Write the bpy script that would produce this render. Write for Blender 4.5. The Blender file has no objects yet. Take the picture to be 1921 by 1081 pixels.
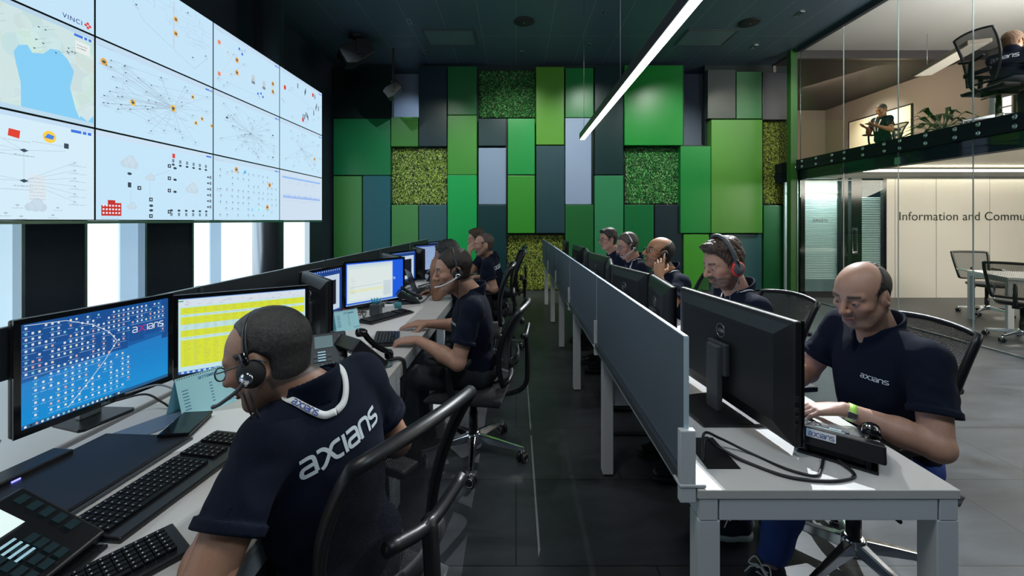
import bpy, bmesh, math, random
import numpy as np
from mathutils import Vector, Matrix
from mathutils.bvhtree import BVHTree
R_ = math.radians
PI = math.pi
scene = bpy.context.scene
COL = scene.collection
EYE = 1.48                      # eye height of the photographer
# ---------------------------------------------------------------- camera
cam_d = bpy.data.cameras.new('camera')
cam = bpy.data.objects.new('camera', cam_d); COL.objects.link(cam)
cam.location = (0, 0, EYE); cam.rotation_euler = (R_(90), 0, 0)
cam_d.sensor_width = 36.0; cam_d.lens = 36.0 * 788 / 1921
cam_d.shift_x = -7.5 / 1921; cam_d.shift_y = -126.5 / 1921
cam_d.clip_start = 0.02
scene.camera = cam
vs = scene.view_settings
vs.view_transform = 'Standard'; vs.look = 'None'; vs.exposure = 0.0; vs.gamma = 1.0; vs.use_curve_mapping = False
# ---------------------------------------------------------------- world and added lights
wd = bpy.data.worlds.new('world'); scene.world = wd; wd.use_nodes = True
wd.node_tree.nodes['Background'].inputs[0].default_value = (0.25, 0.42, 0.6, 1)
wd.node_tree.nodes['Background'].inputs[1].default_value = 0.06

def light(name, kind, loc, to, power, color, size=0.5, size_y=None, angle=60, blend=0.6):
    d = bpy.data.lights.new(name, kind); d.energy = power; d.color = color
    if kind == 'AREA':
        d.shape = 'RECTANGLE' if size_y else 'SQUARE'; d.size = size
        if size_y: d.size_y = size_y
    elif kind == 'SPOT':
        d.spot_size = R_(angle); d.spot_blend = blend; d.shadow_soft_size = size
    else: d.shadow_soft_size = size
    o = bpy.data.objects.new(name, d); COL.objects.link(o); o.location = loc
    o.rotation_euler = (Vector(to) - Vector(loc)).to_track_quat('-Z', 'Y').to_euler()
    return o
COOL = (0.72, 0.88, 1.0); WARM = (1.0, 0.90, 0.77); NEU = (1.0, 0.97, 0.92)
# area fills added out of view above the camera to brighten the desks
light('desk_fill', 'AREA', (-1.0, 0.2, 4.6), (-1.0, 1.3, 0.7), 42, NEU, 0.8)
light('aisle_fill', 'AREA', (1.6, -0.9, 4.6), (1.5, 1.6, 0.7), 52, COOL, 0.9)
# unseen spots added below the ceiling for fill and rim light: radius 0
light('left_row_fill', 'SPOT', (-0.6, 3.0, 4.7), (-1.0, 3.4, 0.7), 75, NEU, 0.0, angle=62, blend=1)
light('left_row_far_fill', 'SPOT', (-0.6, 5.3, 4.7), (-0.9, 5.6, 0.7), 50, NEU, 0.0, angle=60, blend=1)
light('rim_spot', 'SPOT', (3.0, 5.2, 4.7), (1.35, 2.0, 1.1), 1500, (0.9, 0.96, 1.0), 0.0, angle=34, blend=0.6)  # backlight added to rim the right row, no fixture
light('rim_far_spot', 'SPOT', (2.6, 7.6, 4.7), (1.1, 4.0, 1.2), 1200, (0.95, 0.98, 1.0), 0.0, angle=34, blend=0.6)
for i, (x, pw, c) in enumerate([(-2.9, 60, (.75, .95, 1)), (-1.6, 90, (.9, 1, .85)), (0.0, 120, (1, 1, .9)), (1.6, 100, (.9, 1, .9)), (3.2, 120, (.95, 1, .9)), (4.8, 90, (1, 1, .8))]):
    light('wall_wash_fill', 'SPOT', (x, 6.9 if i > 1 else 6.3, 4.7), (x, 8.9, 2.2 if i > 1 else 1.2), pw if i > 1 else pw * 1.3, c, 0.0, angle=85 if i > 1 else 78, blend=1).data.energy *= 1.9  # unseen spots added to brighten the panelled wall
light('wall_low_spot', 'SPOT', (4.2, 7.2, 2.2), (4.6, 8.9, 0.6), 0, COOL, 0.0, angle=70, blend=1)
light('floor_fill', 'SPOT', (4.4, 3.2, 4.7), (4.1, 3.4, 0), 1500, (.86, .95, 1), 0.0, angle=66, blend=1)  # unseen spot added to lighten the right-hand floor

# ---------------------------------------------------------------- helpers
def tag(o, label=None, cat=None, group=None, kind=None):
    if label: o['label'] = label
    if cat: o['category'] = cat
    if group: o['group'] = group
    if kind: o['kind'] = kind
    return o
def empty(name, loc=(0, 0, 0), rz=0.0, label=None, cat=None, group=None):
    o = bpy.data.objects.new(name, None); COL.objects.link(o)
    o.location = loc; o.rotation_euler = (0, 0, rz); o.empty_display_size = 0.05
    return tag(o, label, cat, group)
def copy_tree(o, parent=None):
    c = o.copy(); COL.objects.link(c)
    if parent is not None: c.parent = parent
    for ch in o.children: copy_tree(ch, c)
    return c

class MB:
    """collects geometry, links it as ONE mesh object"""
    def __init__(s): s.v = []; s.f = []; s.c = []; s.sm = []
    def add(s, vs_, fs, col=None, smooth=False):
        n = len(s.v); s.v += [tuple(p) for p in vs_]
        for f in fs: s.f.append(tuple(i + n for i in f)); s.c.append(col); s.sm.append(smooth)
        return s
    def box(s, c, d, rz=0.0, M=None, col=None):
        x, y, z = (k / 2 for k in d)
        P = [Vector((sx * x, sy * y, sz * z)) for sz in (-1, 1) for sy in (-1, 1) for sx in (-1, 1)]
        if M is None: M = Matrix.Rotation(rz, 4, 'Z')
        P = [M @ p + Vector(c) for p in P]
        return s.add(P, [(0, 2, 3, 1), (4, 5, 7, 6), (0, 1, 5, 4), (2, 6, 7, 3), (0, 4, 6, 2), (1, 3, 7, 5)], col)
    def b2(s, a, b, col=None):
        return s.box([(a[i] + b[i]) / 2 for i in range(3)], [abs(b[i] - a[i]) for i in range(3)], col=col)
    def tube(s, pts, r, n=10, cap=True, flat=1.0, closed=False, up=None, col=None):
        pts = [Vector(p) for p in pts]; m = len(pts)
        rs = r if isinstance(r, (list, tuple)) else [r] * m
        T = []
        for i in range(m):
            a = pts[(i - 1) % m] if closed else pts[max(i - 1, 0)]
            b = pts[(i + 1) % m] if closed else pts[min(i + 1, m - 1)]
            T.append((b - a).normalized())
        U = Vector(up) if up is not None else (Vector((0, 0, 1)) if abs(T[0].z) < .9 else Vector((1, 0, 0)))
        V = []
        for i in range(m):
            t = T[i]
            U = (U - t * U.dot(t)).normalized(); W = t.cross(U)
            for k in range(n):
                a = 2 * PI * k / n
                V.append(pts[i] + U * math.cos(a) * rs[i] * flat + W * math.sin(a) * rs[i])
        Fc = []
        for i in range(m if closed else m - 1):
            j = (i + 1) % m
            for k in range(n):
                Fc.append((i * n + k, i * n + (k + 1) % n, j * n + (k + 1) % n, j * n + k))
        if cap and not closed:
            Fc.append(tuple(range(n))[::-1]); Fc.append(tuple((m - 1) * n + k for k in range(n)))
        return s.add(V, Fc, col, True)
    def lathe(s, prof, c=(0, 0, 0), n=24, M=None, col=None):
        V = []
        for (r, z) in prof:
            for k in range(n):
                a = 2 * PI * k / n; p = Vector((r * math.cos(a), r * math.sin(a), z))
                if M is not None: p = M @ p
                V.append(p + Vector(c))
        Fc = []
        for i in range(len(prof) - 1):
            for k in range(n):
                Fc.append((i * n + k, i * n + (k + 1) % n, (i + 1) * n + (k + 1) % n, (i + 1) * n + k))
        Fc.append(tuple(range(n))[::-1]); Fc.append(tuple((len(prof) - 1) * n + k for k in range(n)))
        return s.add(V, Fc, col, True)
    def prism(s, poly, M, h, col=None, smooth=False):
        """poly in xy, extruded 0..h in z, through matrix M"""
        n = len(poly)
        V = [M @ Vector((x, y, 0)) for x, y in poly] + [M @ Vector((x, y, h)) for x, y in poly]
        return s.add(V, [tuple(range(n))[::-1], tuple(range(n, 2 * n))] + [(i, (i + 1) % n, n + (i + 1) % n, n + i) for i in range(n)], col, smooth)
    def build(s, name, mat, parent=None, bevel=0.0, seg=2, smooth=None, loc=None, rz=0.0, subsurf=0):
        me = bpy.data.meshes.new(name); me.from_pydata(s.v, [], s.f)
        if any(c is not None for c in s.c):
            at_ = me.color_attributes.new('Col', 'FLOAT_COLOR', 'CORNER')
            buf = np.ones((len(me.loops), 4), dtype=np.float32)
            ls = 0
            for f, c in zip(s.f, s.c):
                if c is not None: buf[ls:ls + len(f), :3] = c[:3]
                ls += len(f)
            at_.data.foreach_set('color', buf.ravel())
        sm = s.sm if smooth is None else [smooth] * len(s.f)
        me.polygons.foreach_set('use_smooth', sm)
        me.materials.append(mat); me.update()
        o = bpy.data.objects.new(name, me); COL.objects.link(o)
        if parent is not None: o.parent = parent
        if loc is not None: o.location = loc
        o.rotation_euler = (0, 0, rz)
        if bevel:
            m = o.modifiers.new('Bevel', 'BEVEL'); m.width = bevel; m.segments = seg; m.limit_method = 'ANGLE'; m.angle_limit = R_(40)
            m.harden_normals = False
        if subsurf:
            m = o.modifiers.new('Sub', 'SUBSURF'); m.levels = subsurf; m.render_levels = subsurf
        return o
def arc(c, r, a0, a1, n=12, ax=(1, 0, 0), ay=(0, 1, 0)):
    c = Vector(c); ax = Vector(ax); ay = Vector(ay)
    return [c + ax * r * math.cos(a0 + (a1 - a0) * i / n) + ay * r * math.sin(a0 + (a1 - a0) * i / n) for i in range(n + 1)]
def spline(P, n=8):
    P = [Vector(p) for p in P]; out = []
    Q = [P[0] * 2 - P[1]] + P + [P[-1] * 2 - P[-2]]
    for i in range(1, len(Q) - 2):
        a, b, c, d = Q[i - 1:i + 3]
        for k in range(n):
            t = k / n
            out.append(.5 * ((2 * b) + (c - a) * t + (2 * a - 5 * b + 4 * c - d) * t * t + (3 * b - a - 3 * c + d) * t ** 3))
    out.append(P[-1]); return out

# ---------------------------------------------------------------- materials
def srgb(r, g, b):
    return tuple((c / 255 / 12.92) if c / 255 <= .04045 else ((c / 255 + .055) / 1.055) ** 2.4 for c in (r, g, b))
_m = {}
def mat(name, color=(.5, .5, .5), rough=.5, metal=0.0, bump=0.0, scale=50., var=0.0, vscale=4., emit=None, es=1.0, attr=None, sheen=0, coat=0, spec=.5, stretch=None):
    if name in _m: return _m[name]
    m = bpy.data.materials.new(name); m.use_nodes = True; _m[name] = m
    nt = m.node_tree; N = nt.nodes; L = nt.links
    b = N['Principled BSDF']
    b.inputs['Base Color'].default_value = (*color, 1); b.inputs['Roughness'].default_value = rough
    b.inputs['Metallic'].default_value = metal; b.inputs['Specular IOR Level'].default_value = spec
    if sheen: b.inputs['Sheen Weight'].default_value = sheen
    if coat: b.inputs['Coat Weight'].default_value = coat; b.inputs['Coat Roughness'].default_value = .1
    tc = N.new('ShaderNodeTexCoord'); src = tc.outputs['Object']
    if stretch:
        mp = N.new('ShaderNodeMapping'); mp.inputs['Scale'].default_value = stretch; L.new(src, mp.inputs[0]); src = mp.outputs[0]
    colsock = None
    if attr:
        a = N.new('ShaderNodeAttribute'); a.attribute_name = attr; colsock = a.outputs['Color']
        L.new(colsock, b.inputs['Base Color'])
    if var:
        nz = N.new('ShaderNodeTexNoise'); nz.inputs['Scale'].default_value = vscale; nz.inputs['Detail'].default_value = 5; L.new(src, nz.inputs['Vector'])
        rp = N.new('ShaderNodeMapRange'); rp.inputs[1].default_value = .3; rp.inputs[2].default_value = .7; rp.inputs[3].default_value = 1 - var; rp.inputs[4].default_value = 1 + var
        L.new(nz.outputs[0], rp.inputs[0])
        mx = N.new('ShaderNodeMix'); mx.data_type = 'RGBA'; mx.blend_type = 'MULTIPLY'; mx.inputs[0].default_value = 1
        if colsock: L.new(colsock, mx.inputs[6])
        else: mx.inputs[6].default_value = (*color, 1)
        L.new(rp.outputs[0], mx.inputs[7]); L.new(mx.outputs[2], b.inputs['Base Color'])
    if bump:
        nz = N.new('ShaderNodeTexNoise'); nz.inputs['Scale'].default_value = scale; nz.inputs['Detail'].default_value = 3; L.new(src, nz.inputs['Vector'])
        bp = N.new('ShaderNodeBump'); bp.inputs['Strength'].default_value = bump; bp.inputs['Distance'].default_value = .002
        L.new(nz.outputs[0], bp.inputs['Height']); L.new(bp.outputs[0], b.inputs['Normal'])
    if emit is not None:
        b.inputs['Emission Color'].default_value = (*emit, 1); b.inputs['Emission Strength'].default_value = es
    return m
def screen_mat(name, es=1.0):
    if name in _m: return _m[name]
    m = mat(name, (.01, .01, .01), .25); N = m.node_tree.nodes; L = m.node_tree.links
    a = N.new('ShaderNodeAttribute'); a.attribute_name = 'Col'
    b = N['Principled BSDF']; L.new(a.outputs['Color'], b.inputs['Emission Color']); b.inputs['Emission Strength'].default_value = es
    return m
def glass_mat(name, tint=(.93, .97, .96), refl=1.0, rough=0.0):
    m = bpy.data.materials.new(name); m.use_nodes = True; _m[name] = m
    nt = m.node_tree; N = nt.nodes; L = nt.links; N.clear()
    o = N.new('ShaderNodeOutputMaterial'); mx = N.new('ShaderNodeMixShader'); t = N.new('ShaderNodeBsdfTransparent'); g = N.new('ShaderNodeBsdfGlossy')
    lw = N.new('ShaderNodeLayerWeight'); lw.inputs['Blend'].default_value = .5
    pw = N.new('ShaderNodeMath'); pw.operation = 'POWER'; pw.inputs[1].default_value = 4.5; L.new(lw.outputs['Facing'], pw.inputs[0])
    f = N.new('ShaderNodeMath'); f.operation = 'MULTIPLY_ADD'; f.inputs[1].default_value = .5; f.inputs[2].default_value = .03; L.new(pw.outputs[0], f.inputs[0])
    t.inputs[0].default_value = (*tint, 1); g.inputs['Roughness'].default_value = rough; g.inputs[0].default_value = (refl, refl, refl, 1)
    L.new(f.outputs[0], mx.inputs[0]); L.new(t.outputs[0], mx.inputs[1]); L.new(g.outputs[0], mx.inputs[2]); L.new(mx.outputs[0], o.inputs[0])
    return m
def mesh_mat(name, color, hole=.55, freq=900.):
    """woven chair mesh: a fine lattice with see-through holes"""
    m = mat(name, color, .6); N = m.node_tree.nodes; L = m.node_tree.links
    tc = N.new('ShaderNodeTexCoord'); sp = N.new('ShaderNodeSeparateXYZ'); L.new(tc.outputs['Object'], sp.inputs[0])
    def w(sock):
        a = N.new('ShaderNodeMath'); a.operation = 'MULTIPLY'; a.inputs[1].default_value = freq; L.new(sock, a.inputs[0])
        s_ = N.new('ShaderNodeMath'); s_.operation = 'SINE'; L.new(a.outputs[0], s_.inputs[0]); return s_.outputs[0]
    ad = N.new('ShaderNodeMath'); ad.operation = 'ADD'; L.new(w(sp.outputs[1]), ad.inputs[0]); L.new(w(sp.outputs[2]), ad.inputs[1])
    gt = N.new('ShaderNodeMath'); gt.operation = 'LESS_THAN'; gt.inputs[1].default_value = hole; L.new(ad.outputs[0], gt.inputs[0])
    L.new(gt.outputs[0], N['Principled BSDF'].inputs['Alpha'])
    return m

M = dict(
    white_metal=mat('white_painted_metal', (.60, .64, .66), .42, 0, .02, 300),
    desk_top=mat('light_grey_laminate', (.58, .575, .56), .5, 0, .03, 400, .03, 3),
    black=mat('black_plastic', (.008, .009, .011), .38, 0, .05, 600),
    black_gloss=mat('glossy_black_plastic', (.006, .007, .009), .12),
    black_soft=mat('black_rubber', (.012, .013, .015), .7),
    fabric_black=mat('black_seat_fabric', (.010, .011, .014), .85, 0, .4, 500, sheen=.2),
    grey_plastic=mat('dark_grey_plastic', (.06, .07, .08), .45),
    chrome=mat('polished_aluminium', (.75, .77, .8), .13, 1),
    steel=mat('brushed_steel', (.5, .53, .56), .3, 1, .1, 80, stretch=(1, 1, .05)),
    white_plastic=mat('white_plastic', (.75, .77, .78), .4),
    paper=mat('white_paper', (.8, .82, .82), .7),
    cyan_paper=mat('pale_blue_card', (.42, .80, .86), .7),
    navy=mat('navy_pique_cotton', (.0035, .0075, .022), .9, 0, .6, 900, .12, 6, spec=.25),
    navy_plain=mat('dark_navy_cotton', (.004, .009, .026), .9, 0, .5, 900, spec=.25),  # slightly lighter plain navy for collars and one shirt
    trouser=mat('dark_slate_trousers', (.018, .022, .028), .8, 0, .5, 500, .2, 5),
    jeans=mat('blue_denim', (.022, .06, .26), .8, 0, .8, 700, .25, 9),
    skin=mat('skin', attr='Col', rough=.48, bump=.25, scale=260, var=.05, vscale=25),
    hair=mat('hair', attr='Col', rough=.5, bump=1.0, scale=520, stretch=(.35, 1, .35), var=.35, vscale=260),
    logo_white=mat('white_print', (.72, .80, .86), .6),
    partition=mat('blue_grey_screen_fabric', (.105, .135, .17), .6, 0, .2, 700, .05, 2),
    partition_dark=mat('dark_screen_fabric', (.028, .036, .046), .6, 0, .2, 700),
    edge=mat('pale_edge_trim', (.55, .68, .76), .4),
    pane_edge=mat('pane_edge', (.22, .30, .30), .3),
    cable=mat('black_cable', (.01, .01, .012), .45),
    cable_grey=mat('grey_cable', (.25, .27, .28), .5),
    moss_back=mat('moss_backing', (.01, .03, .008), .9),
    concrete_dark=mat('dark_navy_wall_paint', (.026, .038, .06), .65, 0, .1, 60, .1, 2),
)

def text_mesh(name, curve):
    """letters as a real mesh object"""
    t = bpy.data.objects.new(name, curve); COL.objects.link(t)
    dg = bpy.context.evaluated_depsgraph_get(); dg.update()
    me = bpy.data.meshes.new_from_object(t.evaluated_get(dg)); me.name = name
    bpy.data.objects.remove(t)
    o = bpy.data.objects.new(name, me); COL.objects.link(o); return o
# ================================================================ THE SETTING
def struct(o): o['kind'] = 'structure'; return o
XL, XG, YB, ZC = -3.87, 5.45, 8.9, 4.78
# floor material: dark slate tiles
def floor_material():
    m = mat('slate_floor_tiles', (.03, .032, .035), .38); N = m.node_tree.nodes; L = m.node_tree.links; b = N['Principled BSDF']
    tc = N.new('ShaderNodeTexCoord')
    br = N.new('ShaderNodeTexBrick'); br.offset = .5; br.inputs['Scale'].default_value = 1
    br.inputs['Mortar Size'].default_value = .0035; br.inputs['Brick Width'].default_value = 1.2; br.inputs['Row Height'].default_value = .6
    br.inputs['Color1'].default_value = (.034, .040, .048, 1); br.inputs['Color2'].default_value = (.045, .050, .057, 1); br.inputs['Mortar'].default_value = (.012, .013, .014, 1)
    L.new(tc.outputs['Object'], br.inputs['Vector'])
    nz = N.new('ShaderNodeTexNoise'); nz.inputs['Scale'].default_value = 3.2; nz.inputs['Detail'].default_value = 9; nz.inputs['Roughness'].default_value = .65; nz.inputs['Distortion'].default_value = .6
    mp = N.new('ShaderNodeMapping'); mp.inputs['Scale'].default_value = (.6, 1.6, 1); L.new(tc.outputs['Object'], mp.inputs[0]); L.new(mp.outputs[0], nz.inputs['Vector'])
    rp = N.new('ShaderNodeMapRange'); rp.inputs[1].default_value = .3; rp.inputs[2].default_value = .72; rp.inputs[3].default_value = .55; rp.inputs[4].default_value = 1.6; L.new(nz.outputs[0], rp.inputs[0])
    mx = N.new('ShaderNodeMix'); mx.data_type = 'RGBA'; mx.blend_type = 'MULTIPLY'; mx.inputs[0].default_value = 1
    L.new(br.outputs[0], mx.inputs[6]); L.new(rp.outputs[0], mx.inputs[7]); L.new(mx.outputs[2], b.inputs['Base Color'])
    r2 = N.new('ShaderNodeMapRange'); r2.inputs[3].default_value = .3; r2.inputs[4].default_value = .52; L.new(nz.outputs[0], r2.inputs[0]); L.new(r2.outputs[0], b.inputs['Roughness'])
    bp = N.new('ShaderNodeBump'); bp.inputs['Strength'].default_value = .25; bp.inputs['Distance'].default_value = .004; L.new(nz.outputs[0], bp.inputs['Height']); L.new(bp.outputs[0], b.inputs['Normal'])
    return m
def ceiling_material():
    m = mat('perforated_ceiling_tiles', (.02, .022, .026), .45, .0); N = m.node_tree.nodes; L = m.node_tree.links; b = N['Principled BSDF']
    tc = N.new('ShaderNodeTexCoord'); mp = N.new('ShaderNodeMapping'); mp.inputs['Rotation'].default_value = (0, 0, PI / 2); L.new(tc.outputs['Object'], mp.inputs[0])
    br = N.new('ShaderNodeTexBrick'); br.offset = 0; br.inputs['Scale'].default_value = 1
    br.inputs['Mortar Size'].default_value = .006; br.inputs['Brick Width'].default_value = 1.5; br.inputs['Row Height'].default_value = .6
    br.inputs['Color1'].default_value = (.055, .088, .125, 1); br.inputs['Color2'].default_value = (.06, .096, .134, 1); br.inputs['Mortar'].default_value = (.16, .19, .21, 1)
    L.new(mp.outputs[0], br.inputs['Vector'])
    vo = N.new('ShaderNodeTexVoronoi'); vo.inputs['Scale'].default_value = 38; vo.inputs['Randomness'].default_value = 0; L.new(tc.outputs['Object'], vo.inputs['Vector'])
    lt = N.new('ShaderNodeMath'); lt.operation = 'LESS_THAN'; lt.inputs[1].default_value = .3; L.new(vo.outputs['Distance'], lt.inputs[0])
    mx = N.new('ShaderNodeMix'); mx.data_type = 'RGBA'; L.new(lt.outputs[0], mx.inputs[0]); L.new(br.outputs[0], mx.inputs[6]); mx.inputs[7].default_value = (.014, .018, .022, 1)
    L.new(mx.outputs[2], b.inputs['Base Color'])
    return m
FLOOR = floor_material()
struct(MB().b2((-4.2, -2.2, -.1), (12.4, 12.6, 0)).build('floor', FLOOR))
struct(MB().b2((-4.2, -2.2, ZC), (XG + .1, YB + .9, ZC + .15)).build('ceiling', ceiling_material()))
struct(MB().b2((-4.2, -2.3, 0), (12.4, -2.2, ZC)).build('wall_front', M['concrete_dark']))
# left wall: dark piers between tall frosted windows
WT = 2.9
LW = MB(); win = [(-2.2, -.9), (-.3, 1.1), (1.6, 3.29), (3.77, 4.38), (5.02, 6.30), (6.88, 7.86)]
y = -2.2
for a, b in win:
    LW.b2((-4.2, y, 0), (XL, a, WT)) if a > y else None
    y = b
LW.b2((-4.2, y, 0), (XL, YB + .9, WT)); LW.b2((-4.2, -2.2, WT), (XL, YB + .9, ZC))
struct(LW.build('wall_left', M['concrete_dark']))
frost = mat('backlit_frosted_pane', (.7, .8, .85), .6, emit=(.80, .93, 1.0), es=1.25)
frost2 = mat('shaded_frosted_pane', (.5, .6, .7), .5, emit=(.30, .46, .62), es=1.0)  # shaded copy of the pane, shade put into its dimmer glow
for i, (a, b) in enumerate(win):
    w = struct(MB().b2((XL - .12, a, .02), (XL - .08, b, WT)).build('window_%d' % (i + 1), frost))
    if i == 3: MB().b2((XL - .079, 4.17, .02), (XL - .06, 4.38, WT)).build('window_blind', frost2, w)
    if i == 4: MB().b2((XL - .079, 5.40, .02), (XL - .06, 5.60, WT)).build('window_blind', frost2, w)
    if i == 2: MB().b2((XL - .079, 2.6, .02), (XL - .06, 3.29, WT)).build('window_blind', mat('light_shaded_pane', (.5, .6, .7), .5, emit=(.48, .68, .80), es=1.0), w)
    fr = MB()
    for yy in (a, b): fr.b2((XL - .10, yy - .012, 0), (XL + .012, yy + .012, WT))
    fr.build('window_frame', M['steel'], w)
# round steel column in front of the windows
col = MB().lathe([(.19, 0), (.19, ZC)], (XL + .38, 5.92, 0), 40).build('pillar_1', M['steel']); struct(col)
# white ledge added to catch window light as the bright strip below the monitors
struct(MB().b2((-3.8, -1.9, 0), (-2.15, 3.2, .42)).build('trim_1', M['white_plastic'], bevel=.01))

# back wall: dark backing wall with panels, recesses lit behind
bw = MB()
YR = YB + .55
bw.b2((-4.2, YR, 0), (XG + .1, YR + .1, ZC))
struct(bw.build('wall_back', mat('grey_blue_wall_paint', (.22, .27, .36), .6, 0, .1, 60)))
bk = MB()   # carcass of the panelled wall, with three openings
gaps = [(736, 785, 125, 219), (1284, 1323, 125, 272)]
def wx(px, Y=YB): return (px - 968) / 788 * Y
def wz(py, Y=YB): return EYE + (414 - py) / 788 * Y
g1, g2 = [(wx(a), wx(b), wz(d), wz(c)) for a, b, c, d in gaps]
bk.b2((-4.2, YB + .02, 0), (5.9, YB + .12, min(g1[2], g2[2])))
bk.b2((-4.2, YB + .02, min(g1[2], g2[2])), (g1[0], YB + .12, ZC)); bk.b2((g1[1], YB + .02, g2[2]), (g2[0], YB + .12, ZC)); bk.b2((g2[1], YB + .02, g2[2]), (5.9, YB + .12, ZC))
bk.b2((g1[0], YB + .02, g2[2]), (g1[1], YB + .12, g1[2]))
struct(bk.build('wall_back_panelling', mat('dark_green_carcass', (.006, .02, .018), .6)))
# (x0,y0,x1,y1,depth,(srgb),label) in wall elevation units read off the grid of the panelling
DK = (6, 34, 34); TEAL = (14, 48, 54)
panels = [
 (598, 125, 736, 222, .10, (3, 32, 30), 'very dark green wall panel up beside the dark window corner'),
 (785, 124, 839, 275, .13, (10, 40, 50), 'tall dark teal wall panel beside the bare spotlit recess'),
 (839, 124, 895, 216, .16, (14, 96, 46), 'deep green wall panel under the ceiling, next to the dark-framed moss square'),
 (1005, 125, 1059, 272, .16, (78, 140, 30), 'olive green wall panel under the ceiling between moss square and dark grass-green panel'),
 (1060, 127, 1114, 221, .12, (14, 120, 50), 'grass-green wall panel above the tall grey-blue panel'),
 (1115, 124, 1170, 328, .13, (8, 42, 44), 'tall near-black teal wall panel left of the biggest top green panel'),
 (1171, 122, 1282, 273, .18, (12, 128, 44), 'large square green wall panel under the ceiling crossed by the lamp'),
 (1327, 130, 1381, 223, .13, (52, 64, 62), 'dark sheeny grey wall panel beside the open gap, top row'),
 (1381, 134, 1430, 223, .13, (52, 112, 68), 'muted green wall panel between two dark grey panels, top row'),
 (1430, 135, 1481, 225, .13, (36, 46, 50), 'dark grey wall panel above the narrow yellow moss strip'),
 (625, 222, 733, 329, .14, (12, 112, 62), 'wide emerald wall panel nearest the video wall'),
 (733, 219, 785, 275, .16, (56, 116, 44), 'small leaf-green wall panel directly above the yellow-green moss square'),
 (839, 216, 895, 328, .18, (62, 136, 52), 'leaf-green wall panel beside the yellow-green moss square, middle height'),
 (897, 222, 950, 274, .10, (14, 52, 58), 'small dark teal wall panel above the pale blue-grey one'),
 (952, 222, 1004, 328, .18, (14, 142, 62), 'bright green wall panel under the framed dark moss square'),
 (1060, 221, 1110, 384, .12, (146, 162, 192), 'tall pale blue-grey wall panel behind the end of the lamp'),
 (897, 277, 950, 384, .10, (132, 152, 182), 'pale blue-grey wall panel, shorter of the two'),
 (1005, 273, 1060, 438, .14, (34, 66, 74), 'tall dark slate-teal wall panel beside the tall pale one'),
 (1276, 274, 1334, 438, .16, (20, 128, 54), 'tall green wall panel just below the open gap'),
 (1334, 224, 1431, 438, .18, (74, 136, 48), 'largest leaf-green wall panel, left of the yellow moss strip'),
 (625, 330, 679, 545, .14, (66, 136, 66), 'soft green wall panel low in the corner by the windows'),
 (680, 329, 733, 545, .12, (26, 92, 104), 'petrol blue wall panel low beside the corner green one'),
 (839, 328, 895, 545, .18, (20, 156, 78), 'long bright emerald wall panel rising behind the seated row'),
 (952, 329, 1004, 438, .16, (52, 142, 44), 'vivid green wall panel right above the low moss square'),
 (1115, 329, 1170, 545, .16, (48, 128, 84), 'green-teal wall panel behind the young man with glasses'),
 (734, 384, 785, 545, .14, (70, 134, 70), 'soft green wall panel under the yellow-green moss square'),
 (785, 384, 839, 545, .12, (50, 90, 98), 'slate-blue wall panel low beside the long emerald one'),
 (895, 384, 950, 545, .12, (16, 54, 58), 'dark teal wall panel behind the bearded man in the left row'),
 (1060, 384, 1114, 545, .14, (30, 100, 48), 'dull green wall panel low under the tall pale one'),
 (1171, 384, 1227, 545, .14, (14, 104, 54), 'dark emerald wall panel behind the man wearing a thin headset'),
 (1228, 384, 1281, 545, .10, (22, 42, 50), 'blackish wall panel behind the bald man on the phone'),
 (1282, 439, 1331, 545, .14, (66, 150, 46), 'bright lime wall panel left of the man with red-rimmed headphones'),
 (1332, 439, 1430, 545, .12, (50, 90, 92), 'wide grey-teal wall panel behind the man with red-rimmed headphones'),
 (1432, 385, 1480, 545, .14, (22, 92, 48), 'narrow green wall panel below the yellow moss strip'),
]
for x0, y0, x1, y1, dp, c, lab in panels:
    X0, X1, Z0, Z1 = wx(x0, YB - dp), wx(x1, YB - dp), wz(min(y1, 550), YB - dp), wz(y0, YB - dp)
    Z0 = max(Z0, .01) if y1 < 545 else .02
    Z1 = min(Z1, ZC - .01)
    mm = mat('lacquered_panel_%d_%d_%d' % c, srgb(*c), .34, 0, .04, 30)
    o = MB().b2((X0 + .008, YB - dp, Z0 + .006), (X1 - .008, YB + .019, Z1 - .006)).build('wall_panel', mm, bevel=.006)
    tag(o, lab, 'wall panel', 'lacquered panels of the green wall')
# light strip of the green wall return, at the glass
struct(MB().b2((5.30, 8.10, 0), (5.43, 8.22, ZC)).build('trim_2', mat('return_green', srgb(40, 92, 34), .45)))
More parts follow.
